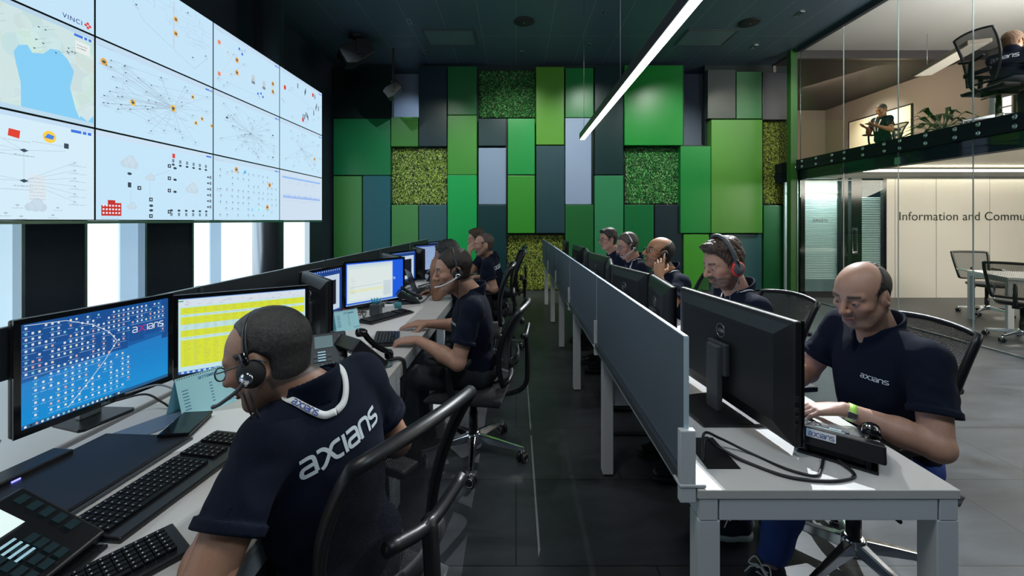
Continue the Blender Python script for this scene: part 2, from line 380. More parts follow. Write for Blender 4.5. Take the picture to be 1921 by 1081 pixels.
# moss panels: real blades in a recessed tray
def moss(px0, py0, px1, py1, cols, label, seed, dens=4200, L0=.048):
    Y = YB + .0
    X0, X1, Z0, Z1 = wx(px0, Y - .05), wx(px1, Y - .05), wz(py1, Y - .05), wz(py0, Y - .05)
    Z0 = max(Z0, .02); Z1 = min(Z1, ZC - .02)
    t = empty('moss_panel', ((X0 + X1) / 2, Y, (Z0 + Z1) / 2), 0, label, 'moss panel', 'moss panels of the green wall')
    w, h = X1 - X0, Z1 - Z0
    MB().b2((-w / 2, -.02, -h / 2), (w / 2, .019, h / 2)).build('tray', M['moss_back'], t)
    rnd = np.random.RandomState(seed); n = int(dens * w * h)
    px = rnd.uniform(-w / 2 + .01, w / 2 - .01, n); pz = rnd.uniform(-h / 2 + .02, h / 2 - .01, n)
    ln = L0 * rnd.uniform(.6, 1.3, n); ang = rnd.uniform(0, 2 * PI, n); out = rnd.uniform(.35, .9, n); wd_ = rnd.uniform(.0018, .0038, n)
    base = np.stack([px, np.full(n, -.02), pz], 1)
    d = np.stack([np.cos(ang) * .8, -out, np.sin(ang) * .6 - .35], 1); d /= np.linalg.norm(d, axis=1)[:, None]
    sd = np.cross(d, rnd.normal(size=(n, 3))); sd /= np.linalg.norm(sd, axis=1)[:, None]
    mid = base + d * ln[:, None] * .55; tip = base + d * ln[:, None] + np.array([0, 0, -.35]) * ln[:, None]
    V = np.concatenate([base - sd * wd_[:, None], base + sd * wd_[:, None], mid + sd * wd_[:, None], mid - sd * wd_[:, None], tip], 1).reshape(-1, 3)
    me = bpy.data.meshes.new('grass')
    fs = []
    for i in range(n): fs.append((5 * i, 5 * i + 1, 5 * i + 2, 5 * i + 3)); fs.append((5 * i + 3, 5 * i + 2, 5 * i + 4))
    me.from_pydata(V.tolist(), [], fs)
    a = me.color_attributes.new('Col', 'FLOAT_COLOR', 'POINT')
    k = rnd.randint(0, len(cols), n); cc = np.array([srgb(*c) for c in cols])[k] * rnd.uniform(.6, 1.3, (n, 1))
    a.data.foreach_set('color', np.concatenate([np.repeat(cc, 5, 0), np.ones((5 * n, 1))], 1).astype(np.float32).ravel())
    me.materials.append(mat('moss_blades', attr='Col', rough=.6)); me.update()
    o = bpy.data.objects.new('grass', me); COL.objects.link(o); o.parent = t; o['kind'] = 'stuff'
YG = [(190, 220, 80), (220, 240, 120), (140, 180, 60), (245, 250, 190)]
DG = [(40, 165, 75), (80, 200, 90), (25, 115, 50), (180, 235, 160)]
OG = [(175, 190, 70), (205, 215, 100), (130, 150, 50)]
moss(735, 277, 839, 383, YG, 'yellow-green moss square with deep shadow gap below it', 1)
moss(899, 131, 1004, 220, DG, 'dark green moss square high under the ceiling', 2)
moss(1173, 276, 1276, 382, DG, 'dark green moss square below the big panel crossed by the lamp', 3)
moss(1433, 227, 1478, 383, OG, 'narrow yellow moss strip at the glazed end of the wall', 4)
moss(952, 440, 1058, 545, OG, 'olive moss square at floor level beyond the aisle', 5)

# ceiling fittings
def ceiling_grille(px, py, label):
    Y = 3.3 * 788 / (414 - py); X = (px - 968) / 788 * Y
    t = empty('ceiling_light_panel', (X, Y, ZC), 0, label, 'ceiling panel', 'square panels set in the ceiling')
    MB().b2((-.42, -.3, -.012), (.42, .3, -.001)).build('diffuser', mat('unlit_diffuser', (.10, .15, .17), .35), t)
    f = MB()
    for a, b in (((-.45, -.33), (.45, -.3)), ((-.45, .3), (.45, .33)), ((-.45, -.3), (-.42, .3)), ((.42, -.3), (.45, .3))): f.b2((*a, -.02), (*b, -.001))
    f.build('frame', M['grey_plastic'], t)
ceiling_grille(845, 70, 'unlit square ceiling panel above the moss squares')
ceiling_grille(1325, 70, 'unlit square ceiling panel beyond the slanting lamp')
for px, py, lab in ((983, 40, 'round black ceiling speaker over the aisle'), (1406, 42, 'round black ceiling speaker near the glass wall')):
    Y = 3.3 * 788 / (414 - py); X = (px - 968) / 788 * Y
    t = empty('ceiling_speaker', (X, Y, ZC), 0, lab, 'speaker', 'round ceiling speakers')
    MB().lathe([(.17, 0), (.17, -.012), (.155, -.02), (.02, -.024)], n=32).build('grille', M['black_soft'], t)
    MB().lathe([(.02, -.02), (.02, -.03), (.004, -.034)], n=12).build('center_cap', M['grey_plastic'], t)
def ceiling_clip(px, py, lab):
    Y = 3.3 * 788 / (414 - py); X = (px - 968) / 788 * Y
    f = MB(); w, l = .035, .075
    f.b2((-w, -l, -.012), (-w + .012, l, 0)); f.b2((w - .012, -l, -.012), (w, l, 0)); f.b2((-w + .012, -l, -.012), (w - .012, -l + .012, 0)); f.b2((-w + .012, l - .012, -.012), (w - .012, l, 0))
    o = f.build('ceiling_detector', M['steel'], loc=(X, Y, ZC - .001)); tag(o, lab, 'ceiling fitting', 'small slotted fittings in the ceiling')
for a in ((768, 40, 'small metal ceiling slot left of the unlit square panel'), (798, 98, 'small metal ceiling slot just below the first unlit square panel'), (1132, 22, 'small metal ceiling slot nearest the lamp, closest to the viewer'),
          (1105, 84, 'small metal ceiling slot over the green wall beside the lamp'), (979, 98, 'small metal ceiling slot above the framed moss square'), (1500, 25, 'small metal ceiling slot beyond the second round speaker'), (1415, 87, 'small metal ceiling slot below the second round speaker')):
    ceiling_clip(*a)
def projector(loc, rz, tilt, s, lab):
    t = empty('spotlight', loc, rz, lab, 'spotlight', 'black box spotlights on the ceiling')
    MB().lathe([(.10 * s, 0), (.10 * s, -.03), (.04 * s, -.05), (.04 * s, -.12)], n=20).build('ceiling_mount', M['black'], t)
    b = MB(); Mx = Matrix.Rotation(tilt, 4, 'Y')
    for sy in (-1, 1): b.box((0, sy * .17 * s, -.20 * s), (.05 * s, .012, .2 * s))
    b.box((0, 0, -.11 * s), (.05 * s, .35 * s, .015)); b.build('yoke', M['black'], t)
    h = MB(); P = [(-.2, -.10), (.10, -.14), (.22, -.10), (.22, .10), (.10, .14), (-.2, .10)]
    h.prism([(x * s, y * s) for x, y in P], Matrix.Translation((0, .15 * s, -.24 * s)) @ Mx @ Matrix.Rotation(PI / 2, 4, 'X'), .30 * s)
    hh = h.build('housing', M['black'], t, bevel=.008)
    MB().box(Vector((0, 0, -.24 * s)) + Mx @ Vector((.222 * s, 0, 0)), (.006, .24 * s, .17 * s), M=Mx).build('lens', M['black_gloss'], t)
projector((-2.85, 7.5, ZC), R_(-150), R_(32), 1.3, 'larger black box spotlight above the video wall corner')
projector((-2.35, 8.05, ZC - .62), R_(-170), R_(40), .8, 'smaller black spotlight hanging in front of the pale wall recess')
bpy.data.objects['spotlight.001'].children[0].scale = (1, 1, 1)
MB().b2((-.02, -.02, 0), (.02, .02, .62)).build('drop_rod', M['black'], bpy.data.objects['spotlight.001'])
light('recess_fill', 'SPOT', (-2.2, 8.6, 3.9), (-2.35, YR, 3.6), 22, (.7, .85, 1), 0.0, angle=100, blend=.8)  # unseen spot added to light the wall behind the gap

light('recess_lower_fill', 'SPOT', (3.55, 8.98, 4.5), (3.9, YR, 3.2), 14, (1, .98, .95), 0.0, angle=60, blend=.2)  # unseen spot added for the bright patch in the second gap
# long linear pendant lamp over the right row
t = empty('pendant_lamp', (.945, 3.4, 2.64), 0, 'long straight pendant lamp hanging over the right-hand desk row', 'lamp')
MB().b2((-.04, -2.6, 0), (.04, 2.6, .085)).build('lamp_housing', mat('charcoal_aluminium', (.05, .055, .06), .4, .5), t, bevel=.003)
MB().b2((-.031, -2.59, -.006), (.031, 2.59, 0)).build('diffuser', mat('lit_diffuser', (.9, .9, .9), .5, emit=(1, .98, .96), es=7.0), t)
for yy in (-1.9, .4, 2.45):
    MB().tube([(0, yy, .085), (0, yy, ZC - 2.64)], .0025, 6).build('suspension_wire', M['steel'], t)

# ================================================================ VIDEO WALL
XV = -3.105; SH = .68; SW = 1.209
rng = random.Random(4)
class Pic:
    """flat picture drawn as coloured patches, u to the right, v up, metres; layers step out by .15 mm"""
    def __init__(s, w, h, bg): s.w, s.h = w, h; s.mb = MB(); s.l = 0; s.rect(0, 0, w, h, bg)
    def poly(s, P, c, lay=1): s.mb.add([(lay * .00018, min(max(u, 0), s.w), min(max(v, 0), s.h)) for u, v in P], [tuple(range(len(P)))], c)
    def rect(s, u0, v0, u1, v1, c, lay=0): s.poly([(u0, v0), (u1, v0), (u1, v1), (u0, v1)], c, lay)
    def line(s, a, b, w, c, lay=1):
        dx, dy = b[0] - a[0], b[1] - a[1]; L = math.hypot(dx, dy) or 1; nx, ny = -dy / L * w / 2, dx / L * w / 2
        s.poly([(a[0] - nx, a[1] - ny), (b[0] - nx, b[1] - ny), (b[0] + nx, b[1] + ny), (a[0] + nx, a[1] + ny)], c, lay)
    def disc(s, u, v, r, c, lay=2, n=14, ry=None): s.poly([(u + r * math.cos(2 * PI * k / n), v + (ry or r) * math.sin(2 * PI * k / n)) for k in range(n)], c, lay)
    def text(s, u, v, L, h, c, lay=1):
        x = u
        while x < u + L:
            w = rng.uniform(.6, 2.2) * h
            s.rect(x, v, min(x + w, u + L), v + h * rng.choice((.5, .6, .8)), c, lay); x += w + h * .45
    def node(s, u, v, k=1.0, ring=None, c=(.04, .07, .10)):
        if ring: s.disc(u, v, .017 * k, ring, 2); s.disc(u, v, .010 * k, (.35, .3, .2), 3)
        s.poly([(u - .011 * k, v), (u, v + .005 * k), (u + .011 * k, v), (u, v - .006 * k)], c, 4)
        s.text(u - .024 * k, v - .017 * k, .05 * k, .0052 * k, (.42, .5, .58), 1)
    def cloud(s, u, v, k, c=(.55, .68, .78)):
        for du, dv, r in ((0, 0, .03), (-.028, -.008, .02), (.028, -.008, .022), (.01, .016, .022)): s.disc(u + du * k, v + dv * k, r * k, c, 2)
    def build(s, parent, loc, mat_, name='screen_picture'): return s.mb.build(name, mat_, parent, loc=loc)
SB = (.56, .78, .95)        # cool white of the diagram screens
LN = (.38, .50, .63); TX = (.40, .50, .60); DKN = (.04, .06, .09); OR = (.90, .42, .06); RED = (.75, .05, .03); BLU = (.05, .18, .75)
def diagram(p, n, seed, hub=None, rings=0, kind='net'):
    r = random.Random(seed); w, h = p.w, p.h
    p.rect(0, h - .05, w, h, (.56, .72, .88), 1); p.text(.02, h - .045, .12, .006, TX, 2)
    p.rect(w - .10, h - .042, w - .05, h - .028, BLU, 2); p.rect(w - .042, h - .042, w - .028, h - .028, BLU, 2); p.rect(w - .022, h - .042, w - .008, h - .028, BLU, 2)
    pts = [(r.uniform(.05, w - .06), r.uniform(.06, h - .08)) for _ in range(n)]
    if hub:
        for q in pts: p.line(hub, q, .0024, LN, 1)
        p.node(hub[0], hub[1], 1.5)
    for i, q in enumerate(pts):
        if i < n // 3: p.line(q, pts[(i * 7 + 3) % n], .002, LN, 1)
        p.node(q[0], q[1], .9, OR if i < rings else None)
        p.text(q[0] - .03, q[1] - .026, .07, .0045, TX); p.text(q[0] + .015, q[1] + .004, .06, .0045, TX)
vt = empty('video_wall', (XV, 0, EYE), 0, 'wall-filling grid of twelve bright monitoring screens above the frosted windows', 'video wall')
SM = screen_mat('video_wall_picture', 1.0)
def pic(c, r_):
    if r_ == 1 and c == 0: bg = (.62, .78, .78)
    elif r_ == 2 and c == 0: bg = (.66, .84, .95)
    else: bg = SB
    return Pic(SW - .014, SH - .014, bg)
for c in range(4):
    for r in range(3):
        y0 = 1.888 + c * SW; z0 = SH * (2 - r)
        u = MB().b2((-.10, y0 + .0005, z0 + .0005), (0, y0 + SW - .0005, z0 + SH - .0005)).build('display_unit', M['black'], vt)
        p = pic(c, r); w, h = p.w, p.h
        if (r, c) == (1, 0):      # map with a blue bay
            for i in range(60):
                x, z = rng.uniform(0, w), rng.uniform(0, h); p.disc(x, z, rng.uniform(.03, .10), (.58 + rng.uniform(-.03, .05), .74 + rng.uniform(-.03, .04), .74 + rng.uniform(-.06, .04)), 1)
            bay = [(.42, .0), (.38, .18), (.33, .30), (.31, .36), (.36, .41), (.45, .43), (.50, .39), (.62, .41), (.70, .46), (.80, .47), (.90, .43), (.98, .36), (.93, .24), (1.0, .10), (1.06, .03), (1.13, .0)]
            p.poly([(.70 + (a - .31) * .53 if b > .01 else .74 + (a - .42) * .53, b) for a, b in bay], (.24, .62, .92), 2)
            p.poly([(1.08, 0), (1.10, .06), (1.15, .03), (1.19, .08), (w, .0)], (.24, .62, .92), 2)
            for i in range(26):
                x, z = rng.uniform(.05, w - .05), rng.uniform(.42, h - .08); p.node(x, z, .8); p.line((x, z), (x + .06, z + .03), .0015, (.3, .4, .4), 2)
            p.rect(0, h - .03, w, h, (.48, .66, .82), 3); p.rect(0, 0, w, .03, (.50, .70, .85), 3)
            p.rect(w - .14, h - .052, w - .08, h - .034, BLU, 4); p.rect(w - .07, h - .052, w - .05, h - .034, BLU, 4); p.rect(w - .04, h - .052, w - .02, h - .034, BLU, 4)
            p.rect(w - .13, h - .16, w - .03, h - .08, (.8, .86, .84), 4); p.text(w - .12, h - .11, .07, .006, DKN, 5); p.text(w - .12, h - .13, .06, .006, DKN, 5)
        elif (r, c) == (2, 0):
            p.rect(0, h - .03, w, h, (.55, .72, .9), 1); p.rect(w - .16, h - .055, w - .09, h - .035, BLU, 2); p.rect(w - .08, h - .055, w - .055, h - .035, BLU, 2); p.rect(w - .045, h - .055, w - .02, h - .035, BLU, 2)
            A, B, D = (.755, .437), (.755, .245), (1.0, .47)
            for q in ((A, B), (A, D), (A, (.0, .50)), (A, (.0, .33)), (B, (.0, .36)), (B, (.0, .22)), (A, (.56, .53))): p.line(q[0], q[1], .002, LN)
            for i in range(6): p.line(B, (1.06, .40 - i * .055), .002, LN); p.node(1.06, .40 - i * .055, 1.0, None, (.4, .45, .5)); p.text(1.02, .375 - i * .055, .12, .005, TX)
            p.node(*A, 2.2); p.node(*B, 2.2); p.text(.5, .40, .28, .006, TX); p.text(.45, .185, .36, .006, TX)
            p.poly([(.67, .515), (.73, .505), (.735, .555), (.675, .56)], RED, 2); p.text(.65, .49, .14, .005, TX)
            p.disc(.90, .55, .04, (.95, .62, .08), 2, 20); p.poly([(.87, .54), (.89, .57), (.93, .56), (.92, .535)], (.06, .22, .75), 3); p.text(.80, .50, .2, .005, TX)
            p.rect(.99, .49, 1.02, .525, DKN, 2); p.rect(.78, .12, .88, .29, (.72, .80, .86), 1)
            for i in range(7): p.text(.785, .13 + i * .022, .09, .005, TX, 2)
            for q in ((.72, .09), (.66, .04), (.95, .08), (.74, .0 + .02), (.92, .03)): p.node(q[0], q[1], 1.2, None, (.45, .5, .55))
            p.cloud(.82, .09, 1.3)
        elif (r, c) == (0, 0):
            p.text(.7, .42, .16, .006, TX); diagram(p, 10, 77)
            
            T = bpy.data.curves.new('screen_lettering', 'FONT'); T.body = 'VINCI'; T.size = .046; T.extrude = .0003; T.space_character = 1.15
            T.materials.append(mat('screen_navy_ink', (0, 0, 0), .4, emit=(.02, .04, .25), es=.8))
            to = text_mesh('screen_lettering', T); to.parent = u; to.location = (.003, y0 + .985, z0 + .035)
            to.matrix_local = Matrix.Translation((.003, y0 + .985, z0 + .035)) @ Matrix(((0, 0, 1, 0), (1, 0, 0, 0), (0, 1, 0, 0), (0, 0, 0, 1)))
            for i, (a, b) in enumerate(((1.135, .045), (1.15, .06), (1.165, .045), (1.15, .03))): p.poly([(a - .012, b), (a, b - .012), (a + .012, b), (a, b + .012)], RED, 5)
        elif (r, c) == (0, 1):
            for i in range(170):
                x, z = rng.uniform(.22, 1.1), rng.uniform(.14, .6)
                if z < .46 - .28 * max(0, x - .3) - .0: continue
                if rng.random() < .5: p.line((x, z), (x + rng.uniform(.03, .14), z), .0016, LN)
                else: p.line((x, z), (x, z + rng.uniform(.03, .12)), .0016, LN)
            p.line((.13, .62), (.40, .30), .003, TX); p.line((.40, .30), (.95, .10), .003, TX); p.line((.95, .10), (1.12, .26), .003, TX)
            p.rect(.70, .20, .715, .62, (.55, .66, .75), 1)
            for q in ((.73, .47), (.73, .34)): p.node(q[0], q[1], 1.4, OR)
            for q in ((.33, .40), (.87, .60), (.93, .20), (1.10, .28)): p.node(q[0], q[1], 1.2)
        elif (r, c) == (1, 1):
            diagram(p, 46, 12, (.70, .33), 0)
            for q, k in (((.70, .33), 1.8), ((.30, .27), 1.5), ((.06, .51), 1.6), ((.93, .50), 1.2), ((1.05, .32), 1.2), ((.97, .26), 1.2), ((1.18, .28), 1.0)): p.node(q[0], q[1], k, (.95, .55, .06) if q[0] > .1 else OR)
            for i in range(34): p.text(rng.uniform(.45, .85), rng.uniform(.14, .46), rng.uniform(.06, .12), .004, TX)
        elif (r, c) == (2, 1):
            p.rect(0, h - .04, w, h, (.6, .75, .9), 1); p.rect(w - .09, h - .035, w - .02, h - .02, BLU, 2)
            hub = (.92, .30)
            for i in range(6):
                a = (.68 + i * .085, .085); b = (.70 + i * .08, .50)
                p.line(hub, a, .0022, (.72, .84, .92)); p.line(hub, b, .0022, (.72, .84, .92)); p.line(hub, (1.13, .13 + i * .06), .0022, (.72, .84, .92))
                for q in (a, b): p.disc(q[0], q[1], .017, DKN, 3, 12, .010); p.rect(q[0] - .012, q[1] - .05 if q is a else q[1] + .02, q[0] + .012, q[1] - .02 if q is a else q[1] + .05, (.18, .25, .32), 3)
                q = (1.13, .13 + i * .06); p.disc(q[0], q[1], .015, DKN, 3, 12, .008); p.rect(1.15, q[1] - .014, 1.175, q[1] + .016, (.18, .25, .32), 3)
            p.cloud(.92, .30, 1.6); p.cloud(.27, .46, 1.6); p.cloud(.46, .36, 1.0); p.cloud(.29, .11, .9)
            for q in ((.66, .48), (.66, .37), (.66, .26), (.66, .07), (.36, .26), (.47, .17), (.47, -.0 + .03)): p.rect(q[0] - .02, q[1] - .014, q[0] + .015, q[1] + .018, DKN, 3); p.disc(q[0] - .002, q[1] + .002, .007, (.8, .88, .95), 4)
            for q in ((.72, .47), (.72, .365), (.72, .255), (.27, .37), (.47, .12), (.47, .08)): p.disc(q[0], q[1], .02, DKN, 3, 12, .011)
            p.rect(.255, .26, .285, .30, DKN, 3)
            for x0_, x1_, z1_ in ((.04, .10, .11), (.09, .15, .15), (.14, .20, .13)): p.rect(x0_, .03, x1_, z1_, (.55, .03, .03), 3)
            for a in range(6):
                for b in range(3): p.rect(.05 + a * .025, .045 + b * .028, .064 + a * .025, .058 + b * .028, (.85, .9, .95), 4)
            p.rect(.69, .56, .72, .60, RED, 3); p.text(.04, .0 + .008, .14, .006, TX)
            for q in (((.28, .24), (.28, .12)), ((.46, .34), (.46, .19)), ((.46, .36), (.66, .44))): p.line(q[0], q[1], .002, LN)
        elif (r, c) == (0, 2):
            diagram(p, 12, 31)
            for q in ((.08, .50), (.08, .17)): p.rect(q[0] - .02, q[1] - .02, q[0] + .02, q[1] + .02, (.85, .25, .12), 3)
            for q in ((.36, .42), (.36, .28), (1.05, .38), (1.05, .28)): p.node(q[0], q[1], 1.8, OR)
            for q in ((.40, .56), (.45, .52), (.74, .16), (.80, .18), (.84, .15)): p.disc(q[0], q[1], .016, BLU, 3)
            for q in ((.65, .30), (.86, .30)): p.rect(q[0] - .03, q[1] - .05, q[0] + .03, q[1] + .05, (.55, .62, .68), 3); p.rect(q[0] - .03, q[1] - .05, q[0] + .03, q[1] - .02, (.2, .25, .3), 4)
            for a in ((.08, .50), (.08, .17)):
                for b in ((.36, .42), (.36, .28), (.65, .3)): p.line(a, b, .002, (.85, .78, .78))
        elif (r, c) == (1, 2): diagram(p, 46, 55, (.6, .33), 0); p.node(.2, .42, 2.2); p.node(1.05, .40, 2); p.node(1.05, .12, 2)
        elif (r, c) == (2, 2):
            diagram(p, 4, 9)
            for i in range(12):
                for j in range(8):
                    if rng.random() < .62: p.node(.10 + i * .093 + rng.uniform(-.01, .01), .06 + j * .068, 1.0, None, DKN); p.line((.10 + i * .093, .06 + j * .068), (.10 + i * .093, .03 + j * .068), .003, (.2, .25, .3))
            for q in ((.35, .56), (.98, .44), (.93, .16)): p.node(q[0], q[1], 1.8, OR)
            p.disc(.5, .55, .02, (.1, .5, .85), 4); p.disc(.78, .13, .07, (.5, .85, .98), 1, 16, .03); p.disc(.63, .12, .02, (.3, .7, .95), 2)
        elif (r, c) == (0, 3):
            diagram(p, 14, 21)
            for i in range(13): x, z = rng.uniform(.4, 1.15), rng.uniform(.08, .52); p.rect(x, z, x + .018, z + .07, (.02, .03, .04), 3)
            for q in ((.12, .42), (.90, .55), (.60, .10)): p.rect(q[0] - .025, q[1] - .025, q[0] + .025, q[1] + .03, RED, 3)
        elif (r, c) == (1, 3): diagram(p, 22, 91, (.55, .35), 0); p.node(.95, .26, 1.6, OR)
        else:
            p.rect(0, 0, w, h, (.62, .74, .88), 1); p.rect(.06, h - .10, w - .06, h - .075, (.30, .50, .90), 2)
            x = .08; 
            while x < w - .06: p.line((x, .30), (x, .32 + abs(rng.gauss(0, .018)) + (.09 if rng.random() < .03 else 0)), .006, (.25, .40, .85), 2); x += .008
            for i in range(4): p.text(.2 + i * .22, .53, .12, .006, TX, 2); p.text(.2 + i * .22, .50, .08, .006, TX, 2)
            p.line((.08, .27), (w - .05, .27), .002, TX, 2); p.text(.5, .24, .2, .006, TX, 2)
        p.build(u, (.0006, y0 + .007, z0 + .007), SM)
brk = MB()
for yy in (2.6, 3.8, 5.05, 6.25): brk.b2((XL - XV, yy - .03, .2), (-.10, yy + .03, .28)); brk.b2((XL - XV, yy - .03, 1.7), (-.10, yy + .03, 1.78)); brk.b2((-.16, yy - .03, .02), (-.10, yy + .03, 2.02))
brk.build('wall_bracket', M['steel'], vt)
MB().b2((-.10, 1.888, -.022), (.004, 1.888 + 4 * SW, -.0005)).build('lower_frame', M['steel'], vt)
# ================================================================ GLASS WALL, MEZZANINE, ROOM BEHIND
GL = glass_mat('clear_glass', (.97, .985, .98), .8)
GLD = glass_mat('glass_edge', (.55, .75, .72), .9)
ys = [8.05, 6.99, 5.99, 5.01, 4.03, 3.05, 2.0, 0.95, -.1, -1.15, -2.2]
for i in range(len(ys) - 1):
    a, b = ys[i], ys[i + 1]
    for z0, z1 in ((.015, 2.36), (2.36, ZC)):
        g = MB().b2((XG - .006, b + .004, z0 + .004), (XG + .006, a - .004, z1 - .004)).build('wall_right_glass', GL); struct(g)
        MB().b2((XG - .008, a - .0045, z0), (XG + .008, a - .001, z1)).build('glass_edge', M['pane_edge'] if i in (1, 2, 3) else GLD, g)
struct(MB().b2((XG - .02, -2.2, 0), (XG + .02, 8.05, .016)).build('trim_3', M['steel']))
# mezzanine floor edge with its bolted glass clamps
struct(MB().b2((XG + .06, -2.2, 2.52), (12.4, 12.6, 2.64)).build('floor_mezzanine', mat('mezzanine_slab', (.05, .045, .04), .5)))
bm_ = struct(MB().b2((XG + .012, -2.2, 2.27), (XG + .16, 8.9, 2.45)).build('trim_4', mat('navy_steel_beam', (.010, .018, .030), .6, spec=.2)))
t = MB().b2((XG - .05, -2.2, 2.455), (XG - .012, 8.35, 2.645)); t.b2((XG + .012, -2.2, 2.455), (XG + .16, 8.9, 2.66)); t.b2((XG - .052, -2.2, 2.548), (XG - .046, 8.35, 2.552), None)
clampm = mat('dark_green_grey_steel', (.012, .018, .022), .6, spec=.25)
t = t.build('trim_5', clampm); struct(t)
for i, yy in enumerate((8.12, 7.92, 7.55, 7.17, 6.9, 6.53, 6.15, 5.9, 5.53, 5.16, 4.9, 4.54, 4.2, 3.9)):
    for z in (2.50, 2.60):
        b = MB(); Mx = Matrix.Rotation(-PI / 2, 4, 'Y')
        b.lathe([(.028, 0), (.028, .010), (.022, .016), (.012, .016), (.012, .010)], (XG - .052, yy, z), 16, Mx)
        b.build('bolt', M['chrome'], t)
struct(MB().b2((XG - .03, 5.93, 2.28), (XG + .02, 6.02, 2.38)).build('trim_6', M['steel'], bevel=.003))
struct(MB().b2((XG - .03, 6.94, 2.28), (XG + .02, 7.03, 2.36)).build('trim_7', M['grey_plastic'], bevel=.003))
# ceiling edge frame above the glass
struct(MB().b2((XG - .06, -2.2, ZC - .07), (XG + .012, 8.05, ZC)).build('trim_8', M['partition_dark']))
# lower room
cream = mat('cream_wall_panels', (.60, .58, .53), .6, 0, .03, 60, .03, 1)
YW = 8.07
wl = MB()
for a, b in ((7.12, 7.28), (7.285, 8.07), (8.075, 9.10), (9.105, 10.2), (10.205, 12.4)): wl.b2((a + .002, YW, 0), (b - .002, YW + .08, 2.32))
wl = struct(wl.build('wall_room_back', cream))
struct(MB().b2((XG + .17, YW + .09, 2.3), (12.4, YW + .2, 2.515)).build('wall_bulkhead', mat('dark_bulkhead', (.03, .03, .032), .5)))
struct(MB().b2((5.6, YW - .02, 2.29), (12.4, YW + .08, 2.335)).build('trim_9', M['black']))
struct(MB().b2((XG + .16, -2.2, 2.50), (12.4, 8.3, 2.518)).build('ceiling_room', mat('warm_ceiling_paint', (.55, .50, .42), .6)))
cv = MB().b2((5.9, 7.86, 2.40), (12.2, 7.92, 2.44)).build('cove_light', mat('cove_diffuser', (.9, .9, .8), .5, emit=(1.0, .93, .74), es=10.0)); tag(cv, 'long warm cove lamp along the top of the cream wall', 'lamp')
c2 = MB().b2((5.6, 8.62, 2.05), (7.0, 8.66, 2.075)).build('cove_light', mat('cove_diffuser_dim', (.9, .9, .8), .5, emit=(.85, 1.0, .75), es=1.8)); tag(c2, 'short greenish lamp seen through the blinds opening', 'lamp')
light('room_fill', 'AREA', (8.2, 5.4, 2.46), (8.2, 6.2, 0), 300, WARM, 3.2, 2.2)  # unseen area fill added to brighten the cream wall and room
light('glass_floor_fill', 'SPOT', (6.6, 4.6, 2.44), (6.6, 4.7, 0), 60, (1, .96, .9), 0.0, angle=110, blend=1)  # unseen spot added to brighten the floor behind the glass
light('room_fill', 'AREA', (8.2, 2.2, 2.46), (8.0, 2.4, 0), 160, (1, .93, .85), 3.2, 2.6)  # second unseen fill added for the near part of the room
# door and blinds windows left of the cream wall
pw = struct(MB().b2((XG + .01, YW - .02, 0), (XG + .09, YW + .06, 2.27)).b2((6.22, YW - .05, 0), (6.34, YW + .07, 2.3)).b2((6.42, YW - .03, 0), (6.62, YW + .07, 2.3)).b2((7.06, YW, 0), (7.118, YW + .07, 2.3)).b2((XG, YW - .02, 0), (6.22, YW + .03, .12)).build('door_1', M['black_gloss']))
hd = MB().b2((6.36, YW - .13, .86), (6.46, YW - .09, .90)).b2((6.36, YW - .13, 1.30), (6.46, YW - .09, 1.34)).b2((6.36, YW - .13, .90), (6.372, YW - .09, 1.30)).b2((6.448, YW - .13, .90), (6.46, YW - .09, 1.30)).b2((6.40, YW - .09, .87), (6.42, YW - .03, .89)).b2((6.40, YW - .09, 1.31), (6.42, YW - .03, 1.33))
hd.build('door_handle', M['chrome'], pw, bevel=.002)
bl = mat('louvre_slats', (.66, .74, .76), .5)
for k, (a, b, z0, z1) in enumerate(((XG + .1, 6.22, .36, 1.93), (6.62, 7.06, .05, 1.93))):
    w = struct(MB().b2((a, YW + .0, .02), (b, YW + .008, 2.28)).build('window_%d' % (k + 8), glass_mat('pale_glass_%d' % k, (.86, .92, .9), .8)))
    s = MB(); z = z0
    while z < z1: s.box(((a + b) / 2, YW + .06, z), (b - a - .02, .028, .004), M=Matrix.Rotation(R_(38), 4, 'X')); z += .034
    s.build('blind', bl, w)
struct(MB().b2((XG + .1, YW + .60, 0), (7.1, YW + .64, 2.3)).build('wall_alcove', mat('pale_green_alcove', (.45, .55, .54), .7)))
light('alcove_fill', 'AREA', (6.2, YW + .2, 2.28), (6.2, YW + .35, .5), 26, (.9, 1, 1), .9, .2)  # unseen fill added to lighten the blinds windows from behind
def strokes(pieces, w, n=8):
    """logo strokes -> list of quads in 2d"""
    Q = []
    for P in pieces:
        S = [(p.x, p.y) for p in spline([(a, b, 0) for a, b in P], n)] if len(P) > 2 else P
        L = []
        for i, (x, y_) in enumerate(S):
            a = S[max(i - 1, 0)]; b = S[min(i + 1, len(S) - 1)]; dx, dy = b[0] - a[0], b[1] - a[1]; l = math.hypot(dx, dy) or 1
            L.append(((x - dy / l * w / 2, y_ + dx / l * w / 2), (x + dy / l * w / 2, y_ - dx / l * w / 2)))
        for i in range(len(L) - 1): Q.append([L[i][0], L[i + 1][0], L[i + 1][1], L[i][1]])
    return Q
LA = lambda o: [[(o + .05, .93), (o + .45, .93), (o + .68, .86), (o + .74, .66), (o + .74, .3), (o + .74, .07)], [(o + .74, .07), (o + .4, .07), (o + .12, .10), (o + .05, .29), (o + .14, .47), (o + .4, .5), (o + .74, .5)]]
